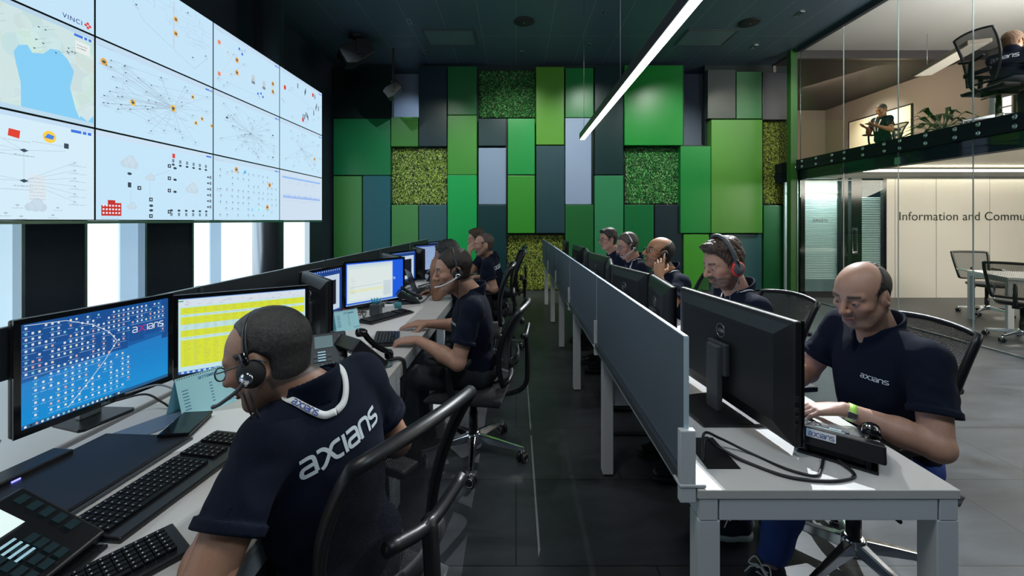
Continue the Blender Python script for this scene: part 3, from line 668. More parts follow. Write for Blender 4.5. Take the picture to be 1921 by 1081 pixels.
LOGO = [LA(0), [[(.93, .93), (1.2, .93), (1.4, .78), (1.6, .42), (1.8, .13), (2.2, .07)], [(.93, .0), (1.15, .12), (1.4, .42), (1.6, .72), (1.8, .90), (2.2, .93)]],
        [[(2.42, .0), (2.42, 1.0)]], LA(2.58), [[(3.55, 0), (3.55, .5), (3.58, .8), (3.72, .92), (3.95, .93), (4.18, .86), (4.25, .66), (4.25, .3), (4.25, 0)]],
        [[(5.12, .93), (4.75, .93), (4.50, .86), (4.48, .66), (4.62, .54), (4.85, .50), (5.08, .42), (5.16, .22), (5.02, .08), (4.8, .07), (4.45, .07)]]]
LOGO_W = 5.2
def logo_quads(w=.14):
    out = []
    for i, L in enumerate(LOGO): out += [(q, i) for q in strokes(L, w)]
    return out
def logo_mesh(name, M4, size, mat_, parent=None, xcol=None, w=.14):
    mb = MB()
    for q, i in logo_quads(w): mb.add([M4 @ Vector((a * size, b * size, 0)) for a, b in q], [(0, 1, 2, 3)], None if xcol is None else (xcol[1] if i == 1 else xcol[0]))
    return mb.build(name, mat_, parent)
FR = Matrix(((1, 0, 0, 0), (0, 0, -1, 0), (0, 1, 0, 0), (0, 0, 0, 1)))      # text plane facing -Y (towards the viewer)
FX = Matrix(((0, 0, 1, 0), (1, 0, 0, 0), (0, 1, 0, 0), (0, 0, 0, 1)))       # text plane facing +X, reading towards +Y
BX = Matrix(((0, 0, -1, 0), (-1, 0, 0, 0), (0, 1, 0, 0), (0, 0, 0, 1)))     # text plane facing -X, reading towards -Y
lg = logo_mesh('glass_logo', Matrix.Translation((5.69, YW - .012, 1.455)) @ FR, .056, M['black'])
tag(lg, 'small dark wordmark on the blinds window', 'lettering')
def font(name, body, M4, size, mat_, parent=None, ext=.0008, bold=0.0, sp=1.0):
    c = bpy.data.curves.new(name, 'FONT'); c.body = body; c.size = size; c.extrude = ext; c.offset = bold; c.space_character = sp; c.materials.append(mat_)
    o = text_mesh(name, c)
    if parent is not None: o.parent = parent
    o.matrix_local = M4; return o
o = font('wall_lettering', 'Information and Communication', Matrix.Translation((7.345, YW - .004, 1.485)) @ FR, .236, mat('dark_lettering', (.02, .025, .02), .5), sp=1.03)
tag(o, 'large dark lettering across the cream wall panels', 'lettering')

# room table and chairs beyond the glass
def meeting_chair(loc, rz, lab):
    t = empty('meeting_chair', loc, rz, lab, 'chair', 'mesh chairs at the table beyond the glass')
    s = MB(); s.lathe([(.0, 0), (.20, .005), (.235, .03), (.235, .05), (.2, .065), (0, .07)], (0, 0, .44), 28); s.build('seat', M['fabric_black'], t)
    out = [(-.21, .56), (-.235, .75), (-.25, .93), (-.20, .965), (.20, .965), (.25, .93), (.235, .75), (.21, .56), (.15, .545), (-.15, .545)]
    bx = lambda z: -.21 - .10 * (z - .55) / .4
    MB().tube(spline([(bx(z) - .03 * (1 - (y / .25) ** 2), y, z) for y, z in out] + [(bx(.56) - .01, -.21, .56)], 4), .017, 8).build('back_frame', M['black'], t)
    g = MB(); V = []; n, m = 9, 8
    for i in range(n + 1):
        z = .56 + .395 * i / n
        for j in range(m + 1): y = (-.21 - .03 * i / n) * (1 - 2 * j / m); V.append((bx(z) - .03 * (1 - (y / .25) ** 2), y, z))
    g.add(V, [(i * (m + 1) + j, i * (m + 1) + j + 1, (i + 1) * (m + 1) + j + 1, (i + 1) * (m + 1) + j) for i in range(n) for j in range(m)], None, True)
    g.build('backrest', MESHM, t)
    MB().b2((-.26, -.03, .42), (-.10, .03, .45)).tube([(-.25, 0, .43), (-.27, 0, .55), (-.26, 0, .72)], .02).build('back_support', M['black'], t)
    for sy in (-1, 1): MB().tube(spline([(-.22, .24 * sy, .70), (.0, .26 * sy, .68), (.1, .26 * sy, .62), (.05, .24 * sy, .45), (-.02, .15 * sy, .43)], 5), .011, 8, flat=2).build('armrest', M['chrome'], t)
    star_base(t, .43)
    return t
def star_base(t, h, n=5, R=.31, rot=.3):
    MB().lathe([(.028, .11), (.028, .27), (.022, .27), (.022, h)], n=16).build('gas_column', M['black'], t)
    MB().lathe([(.045, .075), (.05, .09), (.045, .14), (.03, .15)], n=20).build('hub', M['chrome'], t)
    for k in range(n):
        a = rot + 2 * PI * k / n; c, s = math.cos(a), math.sin(a)
        L = MB(); Q = []
        for r, z, w, th in ((.03, .115, .03, .045), (.16, .10, .022, .034), (R - .02, .082, .015, .022), (R + .01, .08, .013, .02)):
            for dy, dz in ((-w, -th / 2), (-w * .55, th / 2), (w * .55, th / 2), (w, -th / 2)): Q.append((r * c - dy * s, r * s + dy * c, z + dz))
        L.add(Q, [(4 * i + j, 4 * i + (j + 1) % 4, 4 * (i + 1) + (j + 1) % 4, 4 * (i + 1) + j) for i in range(3) for j in range(4)] + [(3, 2, 1, 0), (12, 13, 14, 15)], None, False)
        lg_ = L.build('leg', M['chrome'], t, bevel=.004)
        w = MB(); cx, cy = (R) * c, (R) * s; ca = a + 1.2
        for sg in (-1, 1):
            Mx = Matrix.Rotation(ca, 4, 'Z') @ Matrix.Rotation(PI / 2, 4, 'X')
            off = Vector((-math.sin(ca), math.cos(ca), 0)) * .016 * sg
            w.lathe([(.030, -.009), (.0302, .009)], Vector((cx, cy, .0305)) + off, 20, Mx)
        w.build('caster', M['black'], lg_)
        MB().tube([(cx, cy, .03), (cx, cy, .075)], .012, 10).build('caster_stem', M['chrome'], lg_)
        off = Vector((-math.sin(ca), math.cos(ca), 0)) * .026
        for sg in (-1, 1): MB().tube([Vector((cx, cy, .0305)) + off * sg + Matrix.Rotation(ca, 3, 'Z') @ Vector((.024 * math.cos(q), 0, .024 * math.sin(q))) for q in [2 * PI * k_ / 16 for k_ in range(16)]], .0025, 6, closed=True).build('caster_ring', M['chrome'], lg_)
MESHM = mesh_mat('woven_black_mesh', (.018, .020, .024), .45, 1100)
tb = empty('meeting_table', (7.63, 5.47, 0), R_(-24), 'white-topped meeting table with square metal legs beyond the glass', 'table')
MB().b2((-1.1, -.45, .70), (1.1, .5, .735)).build('tabletop', M['white_plastic'], tb, bevel=.004)
MB().b2((-1.09, -.44, .655), (1.09, .49, .70)).build('table_frame', M['white_metal'], tb)
for a, b in ((-1.06, .46), (-1.06, -.41), (1.06, .46), (1.06, -.41)): MB().b2((a - .03, b - .03, 0), (a + .03, b + .03, .66)).build('leg', M['white_metal'], tb)
meeting_chair((7.42, 6.62, 0), R_(-100), 'mesh chair standing behind the white meeting table')
meeting_chair((6.22, 5.16, 0), R_(28), 'mesh chair at the near end of the white meeting table, half out of view')

# upstairs
up = mat('beige_office_wall', (.23, .195, .168), .7, 0, .05, 40)
struct(MB().b2((9.2, 3.0, 2.64), (9.3, 12.6, ZC)).build('wall_upper_side', up))
struct(MB().b2((XG, 12.5, 2.64), (9.3, 12.6, ZC)).build('wall_upper_back', up))
struct(MB().b2((XG + .013, -2.2, ZC + .02), (12.4, 8.3, ZC + .14)).build('ceiling_upper', mat('pale_grey_ceiling', (.50, .49, .47), .7)))
struct(MB().b2((XG + .013, 8.18, ZC - .14), (9.3, 8.26, ZC + .02)).build('trim_10', mat('dark_ceiling_beam', (.05, .045, .045), .4)))
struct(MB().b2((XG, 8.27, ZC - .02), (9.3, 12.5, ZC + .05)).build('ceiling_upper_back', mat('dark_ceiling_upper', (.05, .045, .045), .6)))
struct(MB().b2((XG, 8.9, 2.64), (XG + .06, 12.5, ZC)).build('wall_upper_left', up))
light('upper_ceiling_fill', 'AREA', (7.6, 3.2, 3.4), (7.6, 3.2, 4.8), 650, (1, .97, .93), 2.4, 3.5)  # unseen upward fill added to brighten the upstairs ceiling
light('upper_back_fill', 'AREA', (7.3, 9.6, 4.7), (8.8, 10.2, 3.2), 120, (1.0, .80, .58), 1.6, 1.6)  # unseen fill added to brighten the upstairs back room
light('board_fill', 'SPOT', (7.9, 10.4, 4.72), (9.2, 10.5, 3.5), 150, (1, .95, .82), 0.0, angle=75, blend=.8)  # unseen spot added to brighten the whiteboard
wb = empty('whiteboard', (9.2, 10.6, 0), 0, 'long cream whiteboard behind the man reading his phone upstairs', 'board')
MB().b2((-.035, -.85, 2.95), (-.012, .95, 4.17)).build('board_face', mat('cream_board', (.88, .82, .60), .5), wb)
MB().b2((-.04, -.88, 4.17), (-.01, .98, 4.2)).b2((-.04, -.88, 2.92), (-.01, .98, 2.95)).b2((-.04, -.88, 2.95), (-.01, -.85, 4.17)).b2((-.04, .95, 2.95), (-.01, .98, 4.17)).build('board_frame', M['black'], wb)
w = struct(MB().b2((9.17, 7.75, 3.3), (9.199, 8.1, 3.95)).build('window_11', mat('daylit_upper_pane', (.8, .8, .8), .5, emit=(1, .97, .92), es=.9)))
fr = MB()
for a, b in (((9.14, 7.72, 3.27), (9.198, 7.75, 3.98)), ((9.14, 8.1, 3.27), (9.198, 8.13, 3.98)), ((9.14, 7.72, 3.95), (9.198, 8.13, 3.99)), ((9.15, 7.75, 3.6), (9.198, 8.1, 3.62)), ((9.15, 7.92, 3.3), (9.198, 7.935, 3.95))): fr.b2(a, b)
fr.build('window_frame', M['black'], w)
pl = empty('reflected_lamp', (7.1, 6.9, 0), R_(-20), 'pale box upstairs standing in for a lamp reflected in the glass', 'lamp')  # solid box added in place of a lamp reflection
MB().b2((-.14, -.75, 4.10), (.14, .75, 4.16)).build('lamp_housing', mat('lamp_beige', (.35, .30, .24), .5), pl, bevel=.004)
MB().b2((-.12, -.73, 4.095), (.12, .73, 4.10)).build('diffuser', mat('dim_diffuser', (.8, .75, .65), .5, emit=(.9, .82, .66), es=.45), pl)
for yy in (-.6, .6): MB().tube([(0, yy, 4.16), (0, yy, ZC + .02)], .004, 6).build('suspension_wire', M['steel'], pl)
# potted plant upstairs
pp = empty('potted_plant', (7.15, 7.05, 2.65), 0, 'leafy green potted plant standing upstairs by the glass', 'plant')
MB().lathe([(.09, 0), (.12, .22), (.13, .24), (.11, .24), (.10, .2)], n=20).build('pot', M['white_plastic'], pp)
lv = MB(); rr = random.Random(8)
for k in range(46):
    a = rr.uniform(0, 2 * PI); el = rr.uniform(.1, 1.3); L = rr.uniform(.2, .34); st = Vector((0, 0, .24))
    d = Vector((math.cos(a) * math.cos(el), math.sin(a) * math.cos(el), math.sin(el)))
    p1 = st + d * L * .55; p2 = st + d * L; p3 = p2 + Vector((d.x, d.y, -.35)) * L * .6; s = d.cross(Vector((0, 0, 1))).normalized() * .028
    lv.add([p1, p2 + s, p3, p2 - s], [(0, 1, 2, 3)], None, True); lv.tube([st, p1], .003, 5)
lv.build('foliage', mat('dark_green_leaves', (.02, .07, .015), .4), pp); pp.scale = (1.4, 1.4, 1.4)

# ================================================================ DESKS
def desk(x_front, x_back, y0, y1, lab, group, legs=(True, True)):
    """x_front: the edge the worker sits at"""
    cx, cy = (x_front + x_back) / 2, (y0 + y1) / 2; w = abs(x_front - x_back) / 2; l = (y1 - y0) / 2
    t = empty('desk', (cx, cy, 0), 0, lab, 'desk', group)
    MB().b2((-w, -l + .002, .715), (w, l - .002, .74)).build('worktop', M['desk_top'], t, bevel=.002)
    f = MB()
    for x in (-w + .03, w - .03): f.b2((x - .025, -l + .004, .655), (x + .025, l - .004, .7145))
    for y, k in ((-l + .035, legs[0]), (l - .035, legs[1])):
        if k: f.b2((-w + .06, y - .03, .655), (w - .06, y + .03, .7145))
    f.build('frame', M['white_metal'], t, bevel=.002)
    for y, k in ((-l + .035, legs[0]), (l - .035, legs[1])):
        if not k: continue
        for x in (-w + .032, w - .032):
            lg_ = MB().b2((x - .03, y - .03, .012), (x + .03, y + .03, .6545)).build('leg', M['white_metal'], t, bevel=.003)
            MB().b2((x - .022, y - .022, 0), (x + .022, y + .022, .0118)).build('foot', M['grey_plastic'], lg_)
    # cable flap slot
    sx = -w + .12 if x_back < x_front else w - .12
    MB().b2((sx - .05, -l + .1, .7402), (sx + .05, -l + .28, .7412)).build('cable_flap', M['black'], t)
    return t
RX0, RX1 = .50, 1.22
ry = [1.15, 2.42, 3.64, 4.87, 6.08, 7.40]
rl = ['nearest light grey desk of the right row with the looping cables on it', 'desk of the right row where the man with red-rimmed headphones works', 'desk of the right row in front of the bald man on the phone',
      'desk of the right row in front of the man with the thin headset', 'last desk of the right row, beside the young man with glasses']
for i in range(5): desk(RX1, RX0, ry[i], ry[i + 1], rl[i], 'light grey desks of the right row', (True, i == 4))
def divider(x, y0, y1, z0, z1, mt, lab, group, clamp=True, th=.006):
    t = empty('desk_divider', (x, (y0 + y1) / 2, 0), 0, lab, 'desk screen', group); l = (y1 - y0) / 2
    MB().b2((-th, -l + .003, z0), (th, l - .003, z1)).build('screen_panel', mt, t, bevel=.002)
    MB().b2((-th - .001, -l + .0005, z0), (th + .001, -l + .0028, z1)).b2((-th, -l + .003, z1 + .0002), (th, l - .003, z1 + .003)).build('edge_trim', M['edge'], t)
    if clamp:
        for y in (-l + .006,):
            MB().b2((-.022, y - .018, .70), (.022, y + .004, .90)).b2((-.024, y - .02, .742), (.05, y + .03, .752)).build('clamp', M['white_metal'], t, bevel=.003)
        MB().b2((-.02, -l + .01, z0 - .03), (.02, l - .01, z0 - .001)).build('lower_rail', M['steel'], t)
    return t
dl = ['nearest blue-grey desk screen of the right row, ending beside the big monitor', 'second blue-grey desk screen from the viewer in the right row', 'middle blue-grey desk screen of the right row', 'fourth blue-grey desk screen along the right row', 'last blue-grey desk screen of the right row, in front of the olive moss square']
for i in range(5): divider(.475, ry[i] + .02, ry[i + 1] + .02, .775, 1.155, M['partition'], dl[i], 'blue-grey desk screens of the right row')
MB().b2((-.03, -.0, 0), (.03, 1, 1))
LX0, LX1 = -1.46, -.60
ly = [-.35, .72, 2.12, 3.50, 4.92, 6.30, 7.60]
ll = ['light grey desk at the lower left corner carrying the desk phone with lit display', 'light grey desk where the man with glasses and headset leans on his elbow', 'light grey desk of the left row with the typing man', 'left row desk under the elbow of the dark-haired person',
      'left row desk in front of the bearded man', 'last desk of the left row']
for i in range(6): desk(LX1, LX0, ly[i], ly[i + 1], ll[i], 'light grey desks of the left row', (True, i in (1, 5)))
dl2 = ['dark desk screen behind the monitor at the left picture edge', 'dark desk screen behind the blue desktop monitor', 'dark desk screen behind the edge-on monitor of the left row', 'dark desk screen of the left row below the petrol blue wall panel', 'dark desk screen of the left row below the slate-blue wall panel', 'last dark desk screen of the left row']
for i in range(6): divider(-1.60, ly[i] + .01, ly[i + 1] + .01, .98 if i < 2 else .76, 1.145, M['partition_dark'], dl2[i], 'dark desk screens of the left row', False)
# posts carrying the left screens
for i in range(7):
    o = MB().b2((-1.61, ly[i] - .012, 0), (-1.585, ly[i] + .012, 1.15)).build('screen_post', M['steel'])
    tag(o, ['post of the left desk screens behind the photographer corner', 'post of the left desk screens at the left picture edge', 'post between desk screens above the yellow spreadsheet monitor', 'post between desk screens above the edge-on monitor', 'post between desk screens above the blue-edged white monitor', 'post between desk screens near the far small monitors', 'end post of the left desk screens'][i], 'post', 'thin posts holding the left desk screens')

# ================================================================ MONITORS
def monitor(P0, P1, top, h, lab, kind=None, group='monitors on the left desks', base=True, bs=1.0, bez=.018, logo=True):
    """P0,P1: lower-y and upper-y end of the picture plane (x,y); screen faces the +x side"""
    a, b = Vector((P0[0], P0[1], 0)), Vector((P1[0], P1[1], 0)); W = (b - a).length; u = (b - a).normalized()
    ang = math.atan2(-u.x, u.y)
    c = (a + b) / 2; zc = top - h / 2
    t = empty('monitor', (c.x, c.y, .74), ang, lab, 'monitor', group)
    z0 = top - h - .74; z1 = top - .74; hw = W / 2
    # housing: tapered shell
    P = []
    for x, k in ((0, 0), (-.022, .0), (-.030, .02), (-.045, .07)):
        for sy, sz in ((-1, 0), (1, 0), (1, 1), (-1, 1)): P.append((x, sy * (hw - k), z0 + k * .8 if sz == 0 else z1 - k * .8))
    fs = [(3, 2, 1, 0), (12, 13, 14, 15)] + [(4 * i + j, 4 * i + (j + 1) % 4, 4 * i + 4 + (j + 1) % 4, 4 * i + 4 + j) for i in range(3) for j in range(4)]
    MB().add(P, fs).build('housing', M['black'], t, bevel=.008, seg=3)
    bb = MB(); e = .006
    bb.b2((0, -hw, z0), (e, hw, z0 + bez * 1.2)).b2((0, -hw, z1 - bez), (e, hw, z1)).b2((0, -hw, z0 + bez * 1.2), (e, -hw + bez, z1 - bez)).b2((0, hw - bez, z0 + bez * 1.2), (e, hw, z1 - bez))
    bz = bb.build('bezel', M['black_gloss'], t)
    sw, sh = W - 2 * bez, h - bez * 2.2
    p = Pic(sw, sh, (.05, .15, .45)); SCR.get(kind, scr_blank)(p)
    p.build(t, (.0008, -hw + bez, z0 + bez * 1.2), screen_mat('desk_screen_picture', .85))
    if base:
        MB().box((-.055, 0, (z0 + z1) / 2 - .02), (.022, .11, .12)).b2((-.085, -.035, .012), (-.06, .035, (z0 + z1) / 2 + .03)).build('stand_neck', M['grey_plastic'] if base is True else base, t, bevel=.004)
        MB().prism([(x * bs, y * bs) for x, y in ((-.16, -.12), (.07, -.15), (.09, -.13), (.09, .13), (.07, .15), (-.16, .12))], Matrix.Translation((-.03, 0, .001)), .012).build('stand_base', M['black'], t, bevel=.003)
    if logo:
        zl = z1 - .115
        MB().tube([(-.0462, .026 * math.cos(q), zl + .026 * math.sin(q)) for q in [2 * PI * k / 28 for k in range(28)]], .0016, 6, closed=True).build('logo_ring', M['steel'], t)
        font('logo_lettering', 'DELL', Matrix.Translation((-.0458, .0195, zl - .006)) @ BX, .017, M['steel'], t)
        font('bezel_lettering', 'DELL', Matrix.Translation((.0062, -.016, z0 + .006)) @ FX, .013, M['steel'], t, ext=.0003)
    vents = MB()
    for k in range(14): vents.b2((-.0455, -hw * .55 + k * hw * .08, z1 - .075), (-.0448, -hw * .55 + k * hw * .08 + hw * .05, z1 - .071))
    vents.build('vent', M['black_soft'], t)
    return t
def scr_blank(p): p.rect(0, 0, p.w, p.h, (.25, .38, .62), 1)
def scr_desktop(p):
    w, h = p.w, p.h; r = random.Random(3)
    for i in range(12): p.rect(0, h * i / 12, w, h * (i + 1) / 12, (.005 + .002 * i, .15 + .012 * (12 - i), .50 + .02 * (12 - i)), 1)
    p.poly([(0, h), (w, h), (w, h * .56), (0, h * .44)], (.01, .12, .42), 1.4)
    for a, b, c_, d in ((.0, .52, .40, .74), (.40, .50, .67, .74), (0, .75, .40, 1), (.40, .75, .67, 1), (.67, .78, .80, 1), (.80, .78, .93, 1), (.67, .56, .80, .77), (.80, .60, .93, .77), (.94, .5, 1, 1)):
        p.rect(a * w + .002, b * h + .002, c_ * w - .002, d * h - .002, (.008, .085, .33), 2)
    cols = [(.8, .86, .9)] * 5 + [(.8, .85, .6), (.8, .45, .4), (.3, .7, .8)]
    def ico(x, y): p.rect(x - .0031, y - .0036, x + .0031, y + .0036, r.choice(cols), 3); p.text(x - .008, y - .0105, .016, .0018, (.55, .75, .9), 3)
    for i in range(27):
        for j in range(9):
            x = (.03 + i * .0355) * w; y = h * (.955 - j * .055)
            if i > 16 and j > 6: continue
            if r.random() < .78 and not (.70 < x / w < .92 and .55 < y / h < .78 and j > 3): ico(x, y)
    for i in range(15):
        for j in range(7):
            if r.random() < .8 and i * .04 + j * .03 < .72: ico((.08 + i * .042) * w, h * (.46 - j * .06))
    cur = [(.02, .985), (.25, .96), (.42, .86), (.53, .74), (.585, .62), (.50, .44), (.38, .24), (.26, .06)]
    for a, b in zip(cur[:-1], cur[1:]): p.line((a[0] * w, a[1] * h), (b[0] * w, b[1] * h), .0018, (.8, .9, .95), 4)
    p.rect(0, 0, w, h * .035, (.02, .12, .30), 4)
    for i in range(20): p.rect(w * (.02 + i * .03), .002, w * (.02 + i * .03) + .006, .009, r.choice(cols + [(.02, .02, .03), (.8, .1, .3)]), 5)
    for q, i in logo_quads(.13): p.poly([(w * .70 + a * .0235, h * .66 + b * .0235) for a, b in q], (.55, .02, .25) if i == 1 else (.9, .95, 1), 6)
def scr_sheet(p):
    w, h = p.w, p.h; r = random.Random(5)
    p.rect(0, 0, w, h, (.62, .88, .92), 1); p.rect(0, h - .035, w, h, (.78, .86, .95), 2); p.rect(0, h - .004, w, h, (.15, .35, .8), 3); p.rect(.0, h - .014, .018, h - .009, (.05, .4, .15), 3)
    for i in range(40): p.rect(r.uniform(0, w), h - r.uniform(.012, .034), r.uniform(0, w), h, (0, 0, 0), 0) if 0 else p.text(r.uniform(.02, w - .03), h - r.uniform(.012, .033), .012, .002, (.35, .4, .5), 3)
    YE = (.78, .86, .04); BG = (.60, .86, .88); y = h - .042
    for k, (c, t_) in enumerate(((YE, .030), (BG, .012), (YE, .018), (YE, .016), (BG, .026), (YE, .030), (BG, .014), (YE, .10), (YE, .02))):
        p.rect(.008, y - t_, w - .004, y, c, 2)
        n = max(1, int(t_ / .008))
        for j in range(n):
            for x in np.arange(.02, w - .05, .036): p.text(x, y - .006 - j * .008, r.uniform(.01, .028), .0022, (.32, .40, .16), 3)
        y -= t_
    for x in (.06, .16, .20, .31, .42): p.rect(w * x * 1.9, .03, w * x * 1.9 + .0007, h - .042, (.55, .7, .4), 3)
    p.rect(0, 0, w, .012, (.03, .15, .55), 4)
    for i in range(14): p.rect(.01 + i * .02, .002, .02 + i * .02, .010, (.6, .75, .95), 5)
def scr_term(p):
    w, h = p.w, p.h; p.rect(0, 0, w, h, (.01, .06, .30), 1)
    for i in range(16): p.rect(.01 + i * w * .06, h - .015, .018 + i * w * .06, h - .007, (.6, .7, .85), 2)
    p.rect(w * .22, h * .06, w * .93, h * .86, (.62, .74, .88), 3); p.rect(w * .10, h * .14, w * .80, h * .80, (.45, .58, .74), 2.5); p.rect(w * .42, h * .18, w * .83, h * .74, (.005, .008, .02), 4)
    p.rect(0, 0, w, .010, (.02, .04, .16), 5)
def scr_doc(p):
    w, h = p.w, p.h; r = random.Random(9); p.rect(0, 0, w, h, (.01, .12, .85), 1)
    p.rect(.012, .02, w * .80, h - .01, (.72, .86, .86), 2); p.rect(.012, h - .03, w * .80, h - .01, (.62, .76, .90), 3)
    p.rect(.03, .04, w * .78, h - .05, (.82, .92, .90), 3); p.rect(.03, h * .30, w * .62, h * .36, (.86, .9, .6), 3.5)
    p.rect(w * .63, .045, w * .77, h * .5, (.66, .78, .82), 4)
    for i in range(16): p.text(.035 + r.uniform(0, .02), h * .33 + r.uniform(-.03, .12), .04, .0022, (.5, .5, .45), 4)
    for i in range(8): p.text(w * .64, .05 + i * .012, .05, .0022, (.5, .6, .65), 5)
    p.line((.035, h * .42), (w * .6, h * .45), .002, (.4, .5, .6), 5)
    p.rect(0, 0, w, .010, (.25, .4, .7), 4)
    for q, i in logo_quads(.15):
        if i > 3: p.poly([(w * .80 - .072 + a * .0195, h * .50 + b * .0195) for a, b in q], (.8, .9, 1), 6)
def scr_list(p):
    w, h = p.w, p.h; r = random.Random(2); p.rect(0, 0, w, h, (.32, .45, .72), 1); p.rect(0, h - .02, w, h, (.05, .10, .35), 2)
    for i in range(18): p.text(.02, h - .035 - i * .013, w * .7 * r.random() + .05, .003, (.15, .22, .4), 3)
SCR = dict(desktop=scr_desktop, sheet=scr_sheet, term=scr_term, doc=scr_doc, list=scr_list)
MB0 = M['steel']
monitor((-1.50, .70), (-1.565, 1.22), 1.15, .37, 'monitor cut off by the left picture edge', 'list')
monitor((-1.56, 1.30), (-1.475, 1.80), 1.170, .372, 'monitor showing a blue desktop full of small icons', 'desktop', base=MB0, bs=.62)
monitor((-1.53, 1.875), (-1.08, 2.19), 1.145, .38, 'monitor showing a yellow spreadsheet behind the man with headset', 'sheet')
monitor((-1.02, 2.33), (-1.38, 2.76), 1.148, .38, 'dark monitor seen nearly edge-on behind the spreadsheet screen', 'term')
monitor((-1.44, 2.82), (-1.36, 3.30), 1.135, .37, 'monitor with black terminal window beside the edge-on monitor', 'term')
monitor((-1.38, 3.36), (-1.02, 3.84), 1.15, .385, 'monitor showing a white document on vivid blue', 'doc')
monitor((-1.10, 4.02), (-1.40, 4.46), 1.14, .37, 'black monitor back rising behind the vivid blue screen', 'list')
monitor((-1.36, 4.52), (-1.19, 5.0), 1.14, .37, 'distant monitor with dark window left of the dark-haired person', 'term')
monitor((-1.12, 5.15), (-1.36, 5.62), 1.13, .37, 'bright-edged monitor back behind the dark-haired person', 'list')
monitor((-1.38, 5.70), (-1.12, 6.15), 1.15, .38, 'distant pale blue list monitor above the dark-haired person', 'list')
monitor((-1.36, 6.45), (-1.22, 6.95), 1.15, .37, 'farthest monitor of the left row', 'list')
GRR = 'monitors seen from behind on the right desks'
monitor((.888, 1.30), (.797, 1.985), 1.168, .395, 'largest monitor back with round badge, end of the right row', 'desktop', GRR)
monitor((.757, 1.99), (.81, 2.47), 1.165, .385, 'monitor back partly hidden by the nearest one, right row', 'list', GRR)
monitor((.80, 2.50), (.70, 3.0), 1.165, .385, 'monitor back before the bald man, nearer of his pair', 'list', GRR)
monitor((.70, 3.03), (.80, 3.52), 1.165, .385, 'monitor back before the bald man, farther of his pair', 'list', GRR)
monitor((.82, 3.62), (.75, 4.2), 1.165, .385, 'monitor back before the man with the thin headset', 'list', GRR)
monitor((.75, 4.25), (.82, 4.85), 1.165, .385, 'monitor back between the thin headset man and the young man with glasses', 'list', GRR)
monitor((.82, 5.0), (.78, 5.6), 1.165, .385, 'small far monitor back before the young man with glasses', 'list', GRR)
monitor((.78, 6.25), (.8, 6.85), 1.165, .385, 'farthest monitor back at the end of the right row', 'list', GRR)
# side ports of the largest monitor
big = bpy.data.objects['monitor.011']
pt = MB()
for z, h_ in ((.18, .018), (.150, .012), (.125, .012), (.10, .012)): pt.b2((-.030, -.352, z), (-.018, -.3455, z + h_))
pt.build('side_port', M['black_soft'], big)
